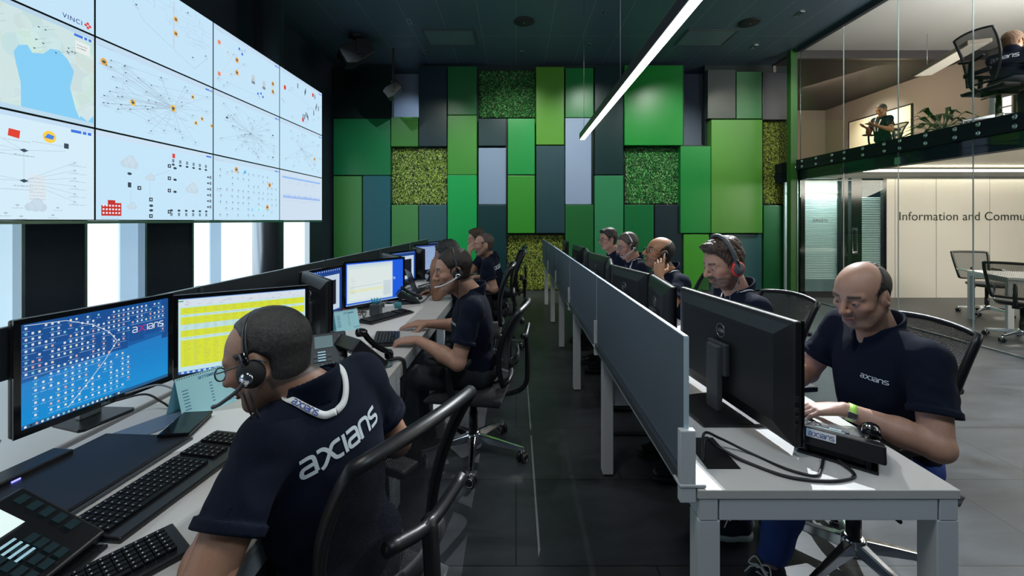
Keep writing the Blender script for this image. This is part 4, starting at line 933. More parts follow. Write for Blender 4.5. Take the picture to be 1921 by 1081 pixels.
# ================================================================ TASK CHAIRS
def task_chair(loc, rz, lab, tall=1.0, group='black mesh task chairs', rot=.2, support='y'):
    """faces +x of its own frame"""
    t = empty('task_chair', loc, rz, lab, 'chair', group)
    s = MB(); n = 10; V = []
    for k in range(n + 1):
        x = -.22 + .46 * k / n
        for j in range(n + 1):
            y = -.24 + .48 * j / n; e = max(abs(2 * j / n - 1), abs(2 * k / n - 1)) ** 6
            V.append((x, y, .475 - .03 * e - .02 * max(0, (x - .12) / .12) - .012 * (1 - (y / .24) ** 2)))
    N_ = len(V); V += [(a * .96, b * .96, .405) for a, b, c in V]
    q = lambda i, j: i * (n + 1) + j
    fs = [(q(i, j), q(i + 1, j), q(i + 1, j + 1), q(i, j + 1)) for i in range(n) for j in range(n)] + [(N_ + q(i, j + 1), N_ + q(i + 1, j + 1), N_ + q(i + 1, j), N_ + q(i, j)) for i in range(n) for j in range(n)]
    for k in range(n):
        fs += [(q(0, k), q(0, k + 1), N_ + q(0, k + 1), N_ + q(0, k)), (q(n, k + 1), q(n, k), N_ + q(n, k), N_ + q(n, k + 1)), (q(k + 1, 0), q(k, 0), N_ + q(k, 0), N_ + q(k + 1, 0)), (q(k, n), q(k + 1, n), N_ + q(k + 1, n), N_ + q(k, n))]
    s.add(V, fs, None, True); s.build('seat', M['fabric_black'], t)
    z0, z1 = .50, .50 + .58 * tall
    hwf = lambda z: .150 + .065 * math.sin(min(1, (z - z0) / (z1 - z0)) * 1.75)
    bxf = lambda z, y: -.235 + .035 * math.sin((z - z0) / (z1 - z0) * PI * .9) * 1.2 - .13 * ((z - z0) / (z1 - z0)) ** 1.5 + .045 * (y / .24) ** 2
    g = MB(); n, m = 16, 12; V = []
    for i in range(n + 1):
        z = z0 + (z1 - z0) * i / n; w = hwf(z)
        for j in range(m + 1): y = w * (2 * j / m - 1); V.append((bxf(z, y), y, z + (.02 * (1 - (y / w) ** 2) if i == n else 0)))
    g.add(V, [(i * (m + 1) + j, i * (m + 1) + j + 1, (i + 1) * (m + 1) + j + 1, (i + 1) * (m + 1) + j) for i in range(n) for j in range(m)], None, True)
    g.build('backrest', MESHM, t)
    out = [(V[i * (m + 1)]) for i in range(n + 1)] + [V[n * (m + 1) + j] for j in range(1, m)] + [V[i * (m + 1) + m] for i in range(n, -1, -1)] + [V[j] for j in range(m - 1, 0, -1)]
    MB().tube(out, [.0125] * len(out), 10, closed=True, flat=1.4, up=(1, 0, 0)).build('back_frame', M['black'], t)
    MB().tube(spline([(-.05, 0, .40), (-.22, 0, .40), (-.33, 0, .46), (-.345, 0, .62), (-.335, 0, .78)], 5), .026, 10, flat=.6, up=(1, 0, 0)).tube(spline([(-.335, -.14, .80), (-.335, 0, .765), (-.335, .14, .80)], 5), .016, 8).build('back_support', M['black'], t)
    MB().tube(spline([(-.262, -.15, .64), (-.285, 0, .63), (-.262, .15, .64)], 6), .03, 10, flat=.35, up=(1, 0, 0)).build('lumbar_pad', M['black_soft'], t)
    for sy in (-1, 1):
        a = MB().tube(spline([(.02, .20 * sy, .42), (.04, .26 * sy, .43), (.07, .27 * sy, .52), (.08, .27 * sy, .655)], 5), .016, 10, flat=1.6, up=(1, 0, 0)).build('armrest', M['black'], t)
        MB().prism([(-.13, -.04), (.10, -.042), (.13, -.02), (.13, .02), (.10, .042), (-.13, .04)], Matrix.Translation((.08, .27 * sy, .655)), .028).build('arm_pad', M['black_soft'], a, bevel=.008)
    MB().b2((-.12, -.09, .355), (.14, .09, .405)).tube([(.05, .05, .385), (.05, .24, .375)], .008, 8).build('mechanism', M['black'], t, bevel=.004)
    star_base(t, .36, 5, .32, rot)
    return t
task_chair((-.505, 1.14, 0), PI - .46, 'large black mesh chair back in the lower middle, behind the seated man', .86)
task_chair((-.27, 2.66, 0), PI - .15, 'black chair with chrome star base under the typing man', .78, rot=.52)
task_chair((-.36, 4.05, 0), PI, 'black chair of the dark-haired person leaning on the desk', .95)
task_chair((-.24, 4.95, 0), PI + .1, 'black high-backed chair of the bearded man in the left row', 1.05)
task_chair((-.20, 6.2, 0), PI, 'black chair farthest along the left row', 1.0)
task_chair((1.43, 1.78, 0), PI + .12, 'black mesh chair of the balding man in front of the cream wall', .93, rot=.35)
task_chair((1.41, 2.60, 0), PI + .18, 'black mesh chair with daylight through its back, man with red-rimmed headphones', .86)
task_chair((1.30, 3.48, 0), PI - .1, 'black mesh chair behind the bald man on the phone', .88)
task_chair((1.26, 4.24, 0), PI, 'black chair of the man with the thin headset', .7)
task_chair((1.24, 4.97, 0), PI, 'black chair of the young man with glasses', .7)

# ================================================================ DESK THINGS
Z = .7405
def keyboard(loc, rz, w, d, lab, tilt=0.03, keys=True):
    t = empty('keyboard', loc, rz, lab, 'keyboard', 'black keyboards on the desks')
    a = d / 2; b = w / 2
    MB().add([(-a, -b, 0), (a, -b, 0), (a, b, 0), (-a, b, 0), (-a, -b, .022), (a, -b, .013), (a, b, .013), (-a, b, .022)], [(3, 2, 1, 0), (4, 5, 6, 7), (0, 1, 5, 4), (1, 2, 6, 5), (2, 3, 7, 6), (3, 0, 4, 7)]).build('body', M['black'], t, bevel=.004)
    k = MB(); lt = MB(); rows = 6; pitch = min(.019, (d - .03) / rows)
    nc = int((w - .02) / .019)
    for i in range(rows):
        x = -a + .018 + i * pitch; z = .022 - (.009) * (x + a) / d
        j = 0
        while j < nc:
            wk = 1 if not (i == rows - 1 and 4 < j < 5) else 1
            if i == rows - 1 and j == 4: wk = 5
            if nc > 18 and j in (15, 19): j += 1; continue
            y = -b + .012 + j * .019
            k.b2((x - pitch / 2 + .0014, y + .0012, z), (x + pitch / 2 - .0014, y + .019 * wk - .0012, z + .0065))
            lt.add([(x - .002, y + .005, z + .0068), (x + .002, y + .005, z + .0068), (x + .002, y + .0075, z + .0068), (x - .002, y + .0075, z + .0068)], [(0, 1, 2, 3)])
            j += wk
    kb = k.build('keys', mat('key_plastic', (.007, .008, .009), .6, spec=.2), t); kb['kind'] = 'stuff'
    lt.build('key_legends', mat('key_legend_ink', (.5, .55, .6), .5), t)
    return t
keyboard((-.965, 1.20, Z), R_(-5), .47, .165, 'full-size black keyboard before the man leaning on his elbow')
keyboard((-.845, .85, Z), R_(-34), .28, .12, 'small black keypad at the lower picture edge beside the desk phone')
keyboard((-.80, 2.60, Z), R_(14), .30, .15, 'short black keyboard under the hands of the typing man')
keyboard((-.98, 3.20, Z), R_(-28), .44, .14, 'black keyboard lying beyond the typing man on the desk')
keyboard((1.02, 1.66, Z), R_(2), .44, .13, 'black keyboard mostly hidden behind the largest monitor')
keyboard((1.04, 2.5, Z), 0, .44, .13, 'black keyboard of the man with red-rimmed headphones')
def tilt_box(m, P, Mx): return m.add([Mx @ Vector(p) for p in P], [(3, 2, 1, 0), (4, 5, 6, 7), (0, 1, 5, 4), (1, 2, 6, 5), (2, 3, 7, 6), (3, 0, 4, 7)])
def phone(loc, rz, lab, lit=False, tilt=40, s=1.0, body='black', cord=None, foot=True, sticker=False):
    """desk phone facing +x; handset rest at its left (-y)"""
    t = empty('desk_phone', loc, rz, lab, 'telephone', 'black desk phones')
    Mx = Matrix.Translation((0, 0, .02 * s)) @ Matrix.Rotation(-R_(90 - tilt) + PI / 2 - R_(0), 4, 'Y') if False else Matrix.Translation((.07 * s, 0, .022 * s)) @ Matrix.Rotation(R_(tilt), 4, 'Y')
    # slab lies from x=-.2 (up, back) to 0 (front, low) in its tilted frame
    b = MB(); tilt_box(b, [(-.215 * s, -.13 * s, -.05 * s), (0, -.13 * s, -.02 * s), (0, .13 * s, -.02 * s), (-.215 * s, .13 * s, -.05 * s), (-.21 * s, -.128 * s, .012 * s), (0, -.128 * s, .005 * s), (0, .128 * s, .005 * s), (-.21 * s, .128 * s, .012 * s)], Mx)
    b.build('body', M[body], t, bevel=.007, seg=3)
    sc = MB(); top = .0132 * s
    sc.add([Mx @ Vector((x * s, y * s, top + (0 if x < -.1 else -.001))) for x, y in ((-.192, -.022), (-.130, -.022), (-.130, .062), (-.192, .062))], [(0, 1, 2, 3)])
    sc.build('display', mat('lit_phone_display', (.6, .7, .7), .3, emit=(.70, .86, .82), es=.75) if lit else mat('grey_phone_display', (.10, .16, .17), .25, emit=(.10, .16, .17), es=.5), t)
    k = MB()
    for i in range(4):
        for j in range(3): tilt_box(k, [(x_ * s, y_ * s, z_ * s) for z_ in (.006, .013) for x_, y_ in ((-.098 + i * .022, -.03 + j * .03), (-.082 + i * .022, -.03 + j * .03), (-.082 + i * .022, -.008 + j * .03), (-.098 + i * .022, -.008 + j * .03))], Mx)
    k.build('keypad', M['grey_plastic'] if not lit else mat('lit_keys', (.015, .04, .05), .4), t); k = MB()
    for i in range(5): tilt_box(k, [(x_ * s, y_ * s, z_ * s) for z_ in (.006, .013) for x_, y_ in ((-.19 + i * .03, .088), (-.172 + i * .03, .088), (-.172 + i * .03, .112), (-.19 + i * .03, .112))], Mx)
    k.build('line_keys', M['grey_plastic'] if not lit else mat('lit_keys', (.015, .04, .05), .4), t)
    if lit or s < 1:
        w_ = MB()
        for i in range(4): w_.add([Mx @ Vector((x * s, y * s, .0142 * s)) for x, y in ((-.112 + i * .014, -.01), (-.106 + i * .014, -.01), (-.106 + i * .014, .026), (-.112 + i * .014, .026))], [(0, 1, 2, 3)])
        w_.build('key_labels', mat('pale_key_labels', (.6, .8, .85), .5, emit=(.1, .3, .4) if lit else (0, 0, 0), es=.5), t)
    h = MB(); P = [Mx @ Vector((x * s, -.092 * s, z * s)) for x, z in ((-.215, .035), (-.19, .048), (-.15, .040), (-.10, .037), (-.05, .040), (-.01, .046), (.012, .03))]
    h.tube(spline(P, 5), [(.026 if (i < 6 or i > 24) else .017) * s for i in range(31)], 12, flat=.75, up=(0, 0, 1)); h.build('handset', M['black_gloss'], t)
    if foot:
        f = MB(); f.b2((-.14 * s, -.11 * s, 0), (.09 * s, -.09 * s, .008)).b2((-.14 * s, .09 * s, 0), (.09 * s, .11 * s, .008)).b2((.06 * s, -.09 * s, 0), (.09 * s, .09 * s, .008)).b2((-.14 * s, -.09 * s, 0), (-.11 * s, .09 * s, .008))
        tp = Mx @ Vector((-.17 * s, 0, -.02 * s))
        for y in (-.09, .08): f.add([(-.13 * s, y * s, .008), (-.10 * s, y * s, .008), (-.10 * s, (y + .012) * s, .008), (-.13 * s, (y + .012) * s, .008), (tp.x - .01, y * s, tp.z), (tp.x + .01, y * s, tp.z), (tp.x + .01, (y + .012) * s, tp.z), (tp.x - .01, (y + .012) * s, tp.z)], [(3, 2, 1, 0), (4, 5, 6, 7), (0, 1, 5, 4), (1, 2, 6, 5), (2, 3, 7, 6), (3, 0, 4, 7)])
        f.build('phone_stand', M['black'], t, bevel=.002)
    if sticker:
        q = MB(); q.add([Mx @ Vector(p) for p in ((-.2175 * s, .075, .004), (-.2165 * s, .075, -.020), (-.2165 * s, .0, -.020), (-.2175 * s, .0, .004))], [(0, 1, 2, 3)])
        q.build('sticker', M['paper'], t)
        Ms = Mx @ Matrix.Translation((-.219 * s, .069, -.0155)) @ Matrix(((0, 0, -1, 0), (-1, 0, 0, 0), (0, 1, 0, 0), (0, 0, 0, 1)))
        logo_mesh('sticker_lettering', Ms, .0125, mat('sticker_ink', (.05, .10, .35), .5), t)
    return t
phone((-1.005, .835, Z), R_(4), 'desk phone with bright square display in the lower left corner', True, 30, 1.0)
phone((-.94, 2.01, Z), R_(-60), 'desk phone with grey display behind the neck of the man with headset', False, 55, .95)
phone((-.79, 2.13, Z), R_(52), 'desk phone seen from behind on the desk corner beside the typing hand', False, 42, 1.05)
phone((-.96, 3.80, Z), R_(20), 'black desk phone beyond the far keyboard, before the elbow', False, 30, .9)
phone((-.98, 5.2, Z), R_(10), 'black desk phone half hidden by the dark-haired person', False, 35, .9)
phone((1.055, 1.375, Z), R_(50), 'desk phone with white wordmark sticker next to the watch', False, 18, .9, sticker=True)
def cable(name, pts, r, mt, lab, cat='cable', grp=None, n=8):
    o = MB().tube(spline(pts, 8), r, n).build(name, mt); tag(o, lab, cat, grp); return o
cz = Z + .004
cable('cable', [(.58, 1.30, Z - .002), (.60, 1.34, .80), (.66, 1.36, .775), (.74, 1.33, cz), (.80, 1.245, cz), (.86, 1.21, cz), (.90, 1.24, cz), (.945, 1.29, .752)], .0042, M['cable'], 'thin black cable making the inner loop on the nearest right desk')
cable('cable', [(.575, 1.29, Z - .002), (.60, 1.33, .79), (.64, 1.34, .76), (.70, 1.28, cz), (.78, 1.205, cz), (.88, 1.185, cz), (.96, 1.20, cz), (.985, 1.23, cz), (.98, 1.28, .752)], .0048, M['cable'], 'thicker black cable making the outer loop on the nearest right desk')
# coiled phone cord
hel = []
base = spline([(1.10, 1.36, .765), (1.15, 1.40, .752), (1.22, 1.42, .756), (1.235, 1.44, .75)], 20)
for i, p in enumerate(base):
    a = i * 1.25; hel.append(p + Vector((.0, math.cos(a) * .0065, math.sin(a) * .0065)))
cc = MB().tube(spline(hel, 3), .0018, 6).build('coiled_cord', M['cable']); tag(cc, 'coiled black phone cord on the right desk corner', 'cord')
cable('cable', [(1.09, 1.31, .762), (1.12, 1.33, .747), (1.17, 1.40, .747), (1.20, 1.47, .755), (1.24, 1.48, .747)], .006, M['cable'], 'thick black lead looping by the coiled cord')
cable('cable', [(-1.49, 1.60, .82), (-1.42, 1.66, .83), (-1.36, 1.68, .80), (-1.33, 1.70, cz), (-1.36, 1.80, cz)], .004, M['cable_grey'], 'grey cable curling out below the blue desktop monitor')
cable('cable', [(-1.49, 1.56, .81), (-1.43, 1.62, .81), (-1.38, 1.64, .77), (-1.36, 1.66, cz), (-1.38, 1.75, cz)], .004, M['cable'], 'black cable curling out below the blue desktop monitor')
cable('cable', [(-1.50, 1.22, .84), (-1.42, 1.12, .81), (-1.40, 1.10, .77), (-1.36, 1.12, cz), (-1.28, 1.16, cz)], .004, M['cable_grey'], 'grey cable hanging from the left corner of the blue desktop monitor')
# lead from phone over the desk corner
cable('phone_lead', [(-.68, 2.16, .752), (-.64, 2.20, .755), (-.605, 2.21, .752), (-.588, 2.215, .72), (-.585, 2.21, .60), (-.59, 2.22, .52)], .010, M['cable'], 'thick black lead hanging over the desk corner')
for k, (a, c, lab) in enumerate(((0, 'cable_grey', 'pale cable bundle strand under the phone on the desk corner'), (.02, 'cable', 'black cable strand behind the phone on the desk corner'), (.045, 'cable_grey', 'second pale cable strand under the phone on the desk corner'))):
    cable('cable', [(-1.10 + a, 2.25, cz), (-1.0 + a, 2.16 - a, .765), (-.95, 2.10 + a, cz), (-.88 + a, 2.08, cz + .003), (-.84, 2.12 + a, .757)], .003, M[c], lab)
cable('cable', [(-1.05, 2.30, cz), (-.99, 2.24, .78), (-1.03, 2.18, .77), (-1.08, 2.22, .75), (-1.02, 2.27, .76), (-.97, 2.2, cz)], .003, M['cable'], 'tangled black cable left of the phone on the desk corner')
for k, (x, y_, c, lab) in enumerate(((-1.28, 3.15, 'red', 'red cable tangle behind the small tent calendar'), (-1.22, 3.28, 'cable', 'black cable tangle behind the grey cup'), (-1.12, 3.58, 'cable_grey', 'grey cable run below the vivid blue monitor'), (-1.05, 4.3, 'cable_grey', 'pale cable tangle before the far monitors'), (-1.0, 4.7, 'cable', 'black cable tangle before the far monitors'))):
    r = random.Random(k); m_ = mat('red_cable', (.4, .03, .02), .5) if c == 'red' else M[c]
    cable('cable', [(x + r.uniform(-.09, .09), y_ + r.uniform(-.12, .12), .746 + r.uniform(0, .05)) for _ in range(9)], .0035, m_, lab)
cable('cable', [(-.93, 3.90, .80), (-.84, 4.0, .86), (-.80, 3.9, .80), (-.85, 3.8, cz), (-.95, 3.76, cz)], .005, M['cable'], 'black handset lead arching over the far desk phone')
# desk mat / big black board, phone on papers
d = empty('desk_pad', (-1.26, 1.205, Z), R_(-3), 'large flat black desk pad between the monitor and the keyboard', 'desk pad')
MB().b2((-.15, -.23, 0), (.15, .22, .016)).build('pad', mat('matte_black_pad', (.010, .012, .016), .5), d, bevel=.005)
MB().b2((.15, -.23, .002), (.161, .22, .009)).build('pad_edge', M['grey_plastic'], d, bevel=.002)
o = MB().box((0, 0, .0006), (.21, .297, .001)).build('paper_sheet', M['paper'], loc=(-1.08, 1.50, Z), rz=R_(20)); tag(o, 'white paper sheet under the black wallet', 'paper')
w = empty('wallet', (-1.165, 1.485, Z + .002), R_(14), 'black folded wallet lying on the white paper', 'wallet')
MB().b2((-.045, -.085, 0), (.045, .085, .011)).build('lower_half', M['black_soft'], w, bevel=.004); MB().box((0, 0, .020), (.095, .175, .012), M=Matrix.Rotation(R_(3), 4, 'Y')).build('upper_half', M['black_gloss'], w, bevel=.004)
o = MB().b2((-.06, -.10, 0), (.06, .10, .0025)).build('notepad', mat('slate_blue_card', (.14, .2, .28), .5), loc=(-1.30, 1.52, Z + .0005), rz=R_(-25)); tag(o, 'slate grey card near the monitor cables', 'card')
dk = empty('docking_station', (-1.425, 1.16, Z), R_(-6), 'slim black docking box behind the desk pad, with a blue light', 'computer device')
MB().b2((-.035, -.15, 0), (.035, .15, .03)).build('box', M['black'], dk, bevel=.003)
MB().b2((.0352, .0, .012), (.037, .02, .02)).build('power_light', mat('blue_indicator', (.1, .1, .8), .4, emit=(.15, .15, 1), es=4), dk)
o = MB().b2((-.035, -.11, 0), (.035, .11, .028)).build('headset_case', M['black_soft'], loc=(-1.33, 1.84, Z), rz=R_(-12), bevel=.006); tag(o, 'small black box at the cable end behind the wallet', 'case')
def calendar(loc, rz, w, h, lab, month, s=1):
    t = empty('tent_calendar', loc, rz, lab, 'calendar', 'tent calendars on the left desks')
    d_ = .055 * s
    MB().add([(d_, -w / 2, 0), (d_, w / 2, 0), (0, w / 2, h), (0, -w / 2, h), (-d_, -w / 2, 0), (-d_, w / 2, 0), (d_ - .002, -w / 2, 0), (d_ - .002, w / 2, 0)], [(0, 1, 2, 3), (3, 2, 5, 4), (4, 5, 7, 6)]).build('card', M['cyan_paper'], t)
    n = Vector((h, 0, d_)).normalized()
    def on(u, v, e=.0006): return Vector((d_ * (1 - v / h), u - w / 2, v)) + n * e
    i = MB(); r = random.Random(3)
    for k in range(7):
        i.add([on(.015, .03 + k * .011), on(.035, .03 + k * .011), on(.035, .033 + k * .011), on(.015, .033 + k * .011)], [(0, 1, 2, 3)])
        i.add([on(w * .55, .03 + k * .011), on(w * .6, .03 + k * .011), on(w * .6, .033 + k * .011), on(w * .55, .033 + k * .011)], [(0, 1, 2, 3)])
    i.build('printed_dates', mat('blue_ink', (.05, .18, .4), .6), t)
    hl = MB()
    for k in range(int(w / .008)): hl.add([on(.006 + k * .008, h - .006), on(.010 + k * .008, h - .006), on(.010 + k * .008, h - .003), on(.006 + k * .008, h - .003)], [(0, 1, 2, 3)])
    hl.build('punched_holes', M['black'], t)
    a = math.atan2(d_, h)
    M4 = Matrix.Translation(on(w * .38, h - .024)) @ Matrix.Rotation(-a, 4, 'Y') @ FX
    font('month_lettering', month, M4, .014, mat('blue_ink', ()), t, .0002, .0002)
    logo_mesh('printed_logo', Matrix.Translation(on(w * .74, .012)) @ Matrix.Rotation(-a, 4, 'Y') @ FX, .008, mat('blue_ink', ()), t)
    return t
calendar((-1.235, 1.66, Z), R_(-24), .20, .145, 'cyan tent calendar headed SETTEMBRE before the microphone', 'SETTEMBRE', 1)
calendar((-1.16, 2.86, Z), R_(-45), .16, .13, 'pale blue tent calendar beside the monitor of the typing man', 'SETTEMBRE', .9)
cp = empty('pen_cup', (-1.10, 3.30, Z), 0, 'grey cup with bright blue pens under the vivid blue monitor', 'cup')
MB().b2((-.04, -.04, 0), (.04, .04, .085)).build('cup', M['grey_plastic'], cp, bevel=.006)
for k in range(5): MB().tube([(-.02 + k * .01, -.01 + .01 * (k % 3), .086), (-.028 + k * .016, -.02 + .02 * (k % 3), .13)], .006, 8).build('pen', mat('turquoise_pen', (.05, .5, .65), .4), cp)
o = MB().b2((-.035, -.03, 0), (.035, .03, .05)).build('paper_cube', M['white_plastic'], loc=(-1.04, 3.44, Z), rz=.3, bevel=.003); tag(o, 'small white box beside the grey pen cup', 'box')
o = MB().lathe([(.03, 0), (.03, .045), (.026, .048)], n=20).build('tape_roll', mat('teal_plastic', (.04, .25, .28), .4), loc=(-1.0, 3.56, Z)); tag(o, 'small teal pot beside the white box', 'pot')
o = MB().lathe([(.0, 0), (.035, 0), (.036, .012), (.03, .016)], n=24).build('puck', mat('slate_puck', (.12, .18, .22), .4), loc=(-.665, 2.135, Z)); tag(o, 'small round slate-grey disc at the desk corner', 'disc')
for k, (x, y_, rz, lab) in enumerate(((-.90, 4.62, .3, 'loose white papers before the far monitors'), (-1.15, 4.85, -.2, 'white paper pile near the far monitors, against the screens'), (-1.08, 5.9, .1, 'white paper on the far end desk'))):
    o = MB().box((0, 0, .004), (.21, .297, .008)).build('paper_sheet', M['paper'], loc=(x, y_, Z), rz=rz); tag(o, lab, 'paper')
lp = empty('black_laptop', (-.94, 4.40, Z), R_(25), 'half-open black laptop behind the far desk phone', 'laptop')
MB().b2((-.12, -.17, 0), (.12, .17, .016)).build('keyboard_deck', M['black'], lp, bevel=.003)
MB().box((-.155, 0, .12), (.008, .34, .22), M=Matrix.Rotation(R_(-18), 4, 'Y')).build('lid', M['black'], lp, bevel=.003)
# white cabinet below the left desks and the white box by the right row leg
c = empty('drawer_cabinet', (-1.0, 2.95, 0), 0, 'white drawer cabinet under the desk of the typing man', 'cabinet')
MB().b2((-.28, -.2, .02), (.28, .2, .60)).build('body', M['white_plastic'], c, bevel=.003)
for k in range(3): MB().b2((.282, -.19, .04 + k * .185), (.296, .19, .215 + k * .185)).build('drawer', M['white_plastic'], c, bevel=.002)
o = MB().b2((-.14, -.1, 0), (.14, .1, .16)).build('floor_box', mat('bright_white_box', (.85, .88, .9), .5), loc=(-.62, 2.95, .001)); tag(o, 'white box on the floor under the typing man', 'box')
c = empty('side_panel', (.72, 2.46, 0), 0, 'white hanging side panel behind the second leg of the right row', 'panel')
MB().b2((-.17, -.012, .40), (.17, .012, .652)).build('modesty_board', M['white_metal'], c, bevel=.002)
o = MB().b2((-.16, -.02, .0), (.16, .02, .01)).build('floor_outlet', M['black'], loc=(.74, 2.9, .001)); tag(o, 'black floor box under the right row', 'floor box')
# white folded cards standing on the right divider ledge
for k, (yy, lab) in enumerate(((2.65, 'small white clip on the ledge beside the nearest desk screen joint'), (3.3, 'small white clip on the ledge behind the second desk screen'), (4.0, 'small white clip on the ledge behind the middle desk screen'))):
    pass
# ================================================================ PEOPLE: smooth implicit bodies turned into one mesh
VK = 1.0        # scale of the surface grid
V3 = lambda *a: np.array(a, float)
nrm = lambda v: np.asarray(v, float) / (np.linalg.norm(v) or 1)
class Sdf:
    def __init__(s): s.ops = []
    def op(s, f, c, r, o='u', k=.01): s.ops.append((f, None if c is None else np.asarray(c, float), r, o, k)); return s
    def cone(s, a, b, ra, rb, k=.01, o='u', fl=None):
        a, b = np.asarray(a, float), np.asarray(b, float); ba = b - a; L2 = ba @ ba + 1e-12
        if fl is None:
            def f(p):
                q = p - a; h = np.clip((q @ ba) / L2, 0, 1); return np.linalg.norm(q - h[:, None] * ba, axis=1) - (ra + (rb - ra) * h)
            R = max(ra, rb)
        else:
            n, sc = nrm(fl[0]), fl[1]
            def f(p):
                q = p - a; q = q + np.outer(q @ n, n) * (1 / sc - 1); h = np.clip((q @ ba) / L2, 0, 1)
                return (np.linalg.norm(q - h[:, None] * ba, axis=1) - (ra + (rb - ra) * h)) * (sc if sc < 1 else 1)
            R = max(ra, rb) * max(1, sc)
        return s.op(f, (a + b) / 2, math.sqrt(L2) / 2 + R, o, k)
    def ell(s, c, r, R=None, k=.01, o='u'):
        c = np.asarray(c, float); r = np.asarray(r, float); A = np.eye(3) if R is None else R
        def f(p):
            q = (p - c) @ A; k0 = np.linalg.norm(q / r, axis=1); k1 = np.linalg.norm(q / (r * r), axis=1) + 1e-9; return k0 * (k0 - 1) / k1
        return s.op(f, c, float(r.max()), o, k)
    def half(s, c, n, k=.002, o='i'):      # keep the side where (p-c).n < 0
        c = np.asarray(c, float); n = nrm(n)
        return s.op(lambda p: (p - c) @ n, None, 0, o, k)
    def bound(s):
        u = [(c, r) for f, c, r, o, k in s.ops if c is not None and o == 'u']; m = np.mean([c for c, r in u], 0)
        return m, max(np.linalg.norm(c - m) + r for c, r in u)
    def sub(s, other, k=.002): c, r = other.bound(); return s.op(other.ev, c, r, 's', k)
    def inter(s, other, k=.002): return s.op(other.ev, None, 0, 'i', k)
    def uni(s, other, c, r, k=.01): return s.op(other.ev, c, r, 'u', k)
    def disp(s, f): return s.op(f, None, 0, 'd', 0)
    def run(s, ops, p):
        d = np.full(len(p), 1.0)
        for f, c, r, o, k in ops:
            v = f(p)
            if o == 'u':
                h = np.maximum(k - np.abs(d - v), 0) / k; d = np.minimum(d, v) - h * h * k * .25
            elif o == 'd': d = d + v
            else:
                if o == 's': v = -v
                h = np.maximum(k - np.abs(d - v), 0) / k; d = np.maximum(d, v) + h * h * k * .25
        return d
    def ev(s, p): return s.run(s.ops, p)
    def near(s, cb, rb):
        if not hasattr(s, 'C'): s.C = np.array([(1e9 * 0, 0, 0) if q[1] is None else q[1] for q in s.ops]); s.Rr = np.array([1e9 if q[1] is None else q[2] for q in s.ops])
        m = ((s.C - cb) ** 2).sum(1) < (s.Rr + rb + .05) ** 2
        return [q for q, k in zip(s.ops, m) if k]
    def mesh(s, h, B=10):
        h = h * VK
        lo = np.min([c - r for f, c, r, o, k in s.ops if c is not None and o == 'u'], 0) - .03
        hi = np.max([c + r for f, c, r, o, k in s.ops if c is not None and o == 'u'], 0) + .03
        nb = np.ceil((hi - lo) / (h * B)).astype(int); rb = h * B * .5 * 1.7321; T0_ = 0
        g = np.arange(B + 1); G = np.stack(np.meshgrid(g, g, g, indexing='ij'), -1).reshape(-1, 3)
        S = (nb * B + 3).astype(np.int64); key = lambda I: (I[:, 0] * S[1] + I[:, 1]) * S[2] + I[:, 2]
        KV, PV, FK = [], [], []
        off = [(0, 0, 0), (1, 0, 0), (0, 1, 0), (1, 1, 0), (0, 0, 1), (1, 0, 1), (0, 1, 1), (1, 1, 1)]
        ed = [(0, 1), (2, 3), (4, 5), (6, 7), (0, 2), (1, 3), (4, 6), (5, 7), (0, 4), (1, 5), (2, 6), (3, 7)]
        offa = np.array(off)
        BI = np.stack(np.meshgrid(*[np.arange(k) for k in nb], indexing='ij'), -1).reshape(-1, 3); CB = lo + (BI * B + B / 2) * h
        BI = BI[np.abs(s.run(s.ops, CB)) < rb * 1.3 + .010]
        if 1:
            if 1:
                for bq in BI:
                    b0 = bq * B; cb = lo + (b0 + B / 2) * h
                    ops = s.near(cb, rb)
                    v = s.run(ops, lo + (b0 + G) * h).reshape(B + 1, B + 1, B + 1)
                    if v.min() > 0 or v.max() < 0: continue
                    sg = v < 0
                    c8 = np.stack([v[a:a + B, b:b + B, c:c + B] for a, b, c in off], -1); cs = c8 < 0
                    act = cs.any(-1) & ~cs.all(-1); I = np.argwhere(act); vv = c8[act]
                    acc = np.zeros((len(I), 3)); cnt = np.zeros(len(I))
                    for a, b in ed:
                        m = (vv[:, a] < 0) != (vv[:, b] < 0); t = vv[:, a] / np.where(m, vv[:, a] - vv[:, b], 1)
                        acc += np.where(m[:, None], offa[a] + t[:, None] * (offa[b] - offa[a]), 0); cnt += m
                    PV.append(lo + (b0 + I + acc / cnt[:, None]) * h); KV.append(key(I + b0 + 1))
                    for ax in range(3):
                        s0 = sg[:B, :B, :B]; s1 = [sg[1:, :B, :B], sg[:B, 1:, :B], sg[:B, :B, 1:]][ax]
                        E = np.argwhere(s0 != s1)
                        if not len(E): continue
                        fl = s0[E[:, 0], E[:, 1], E[:, 2]]; u, w = (ax + 1) % 3, (ax + 2) % 3; eu = np.eye(3, dtype=int)[u]; ew = np.eye(3, dtype=int)[w]
                        q = np.stack([key(E + b0 + 1 - eu - ew), key(E + b0 + 1 - ew), key(E + b0 + 1), key(E + b0 + 1 - eu)], 1)
                        q[~fl] = q[~fl][:, ::-1]; FK.append(q)
        K = np.concatenate(KV); P = np.concatenate(PV); F_ = np.concatenate(FK)
        o = np.argsort(K); K, P = K[o], P[o]; ix = np.searchsorted(K, F_); ix = np.minimum(ix, len(K) - 1)
        ok = (K[ix] == F_).all(1)
        return P, ix[ok]
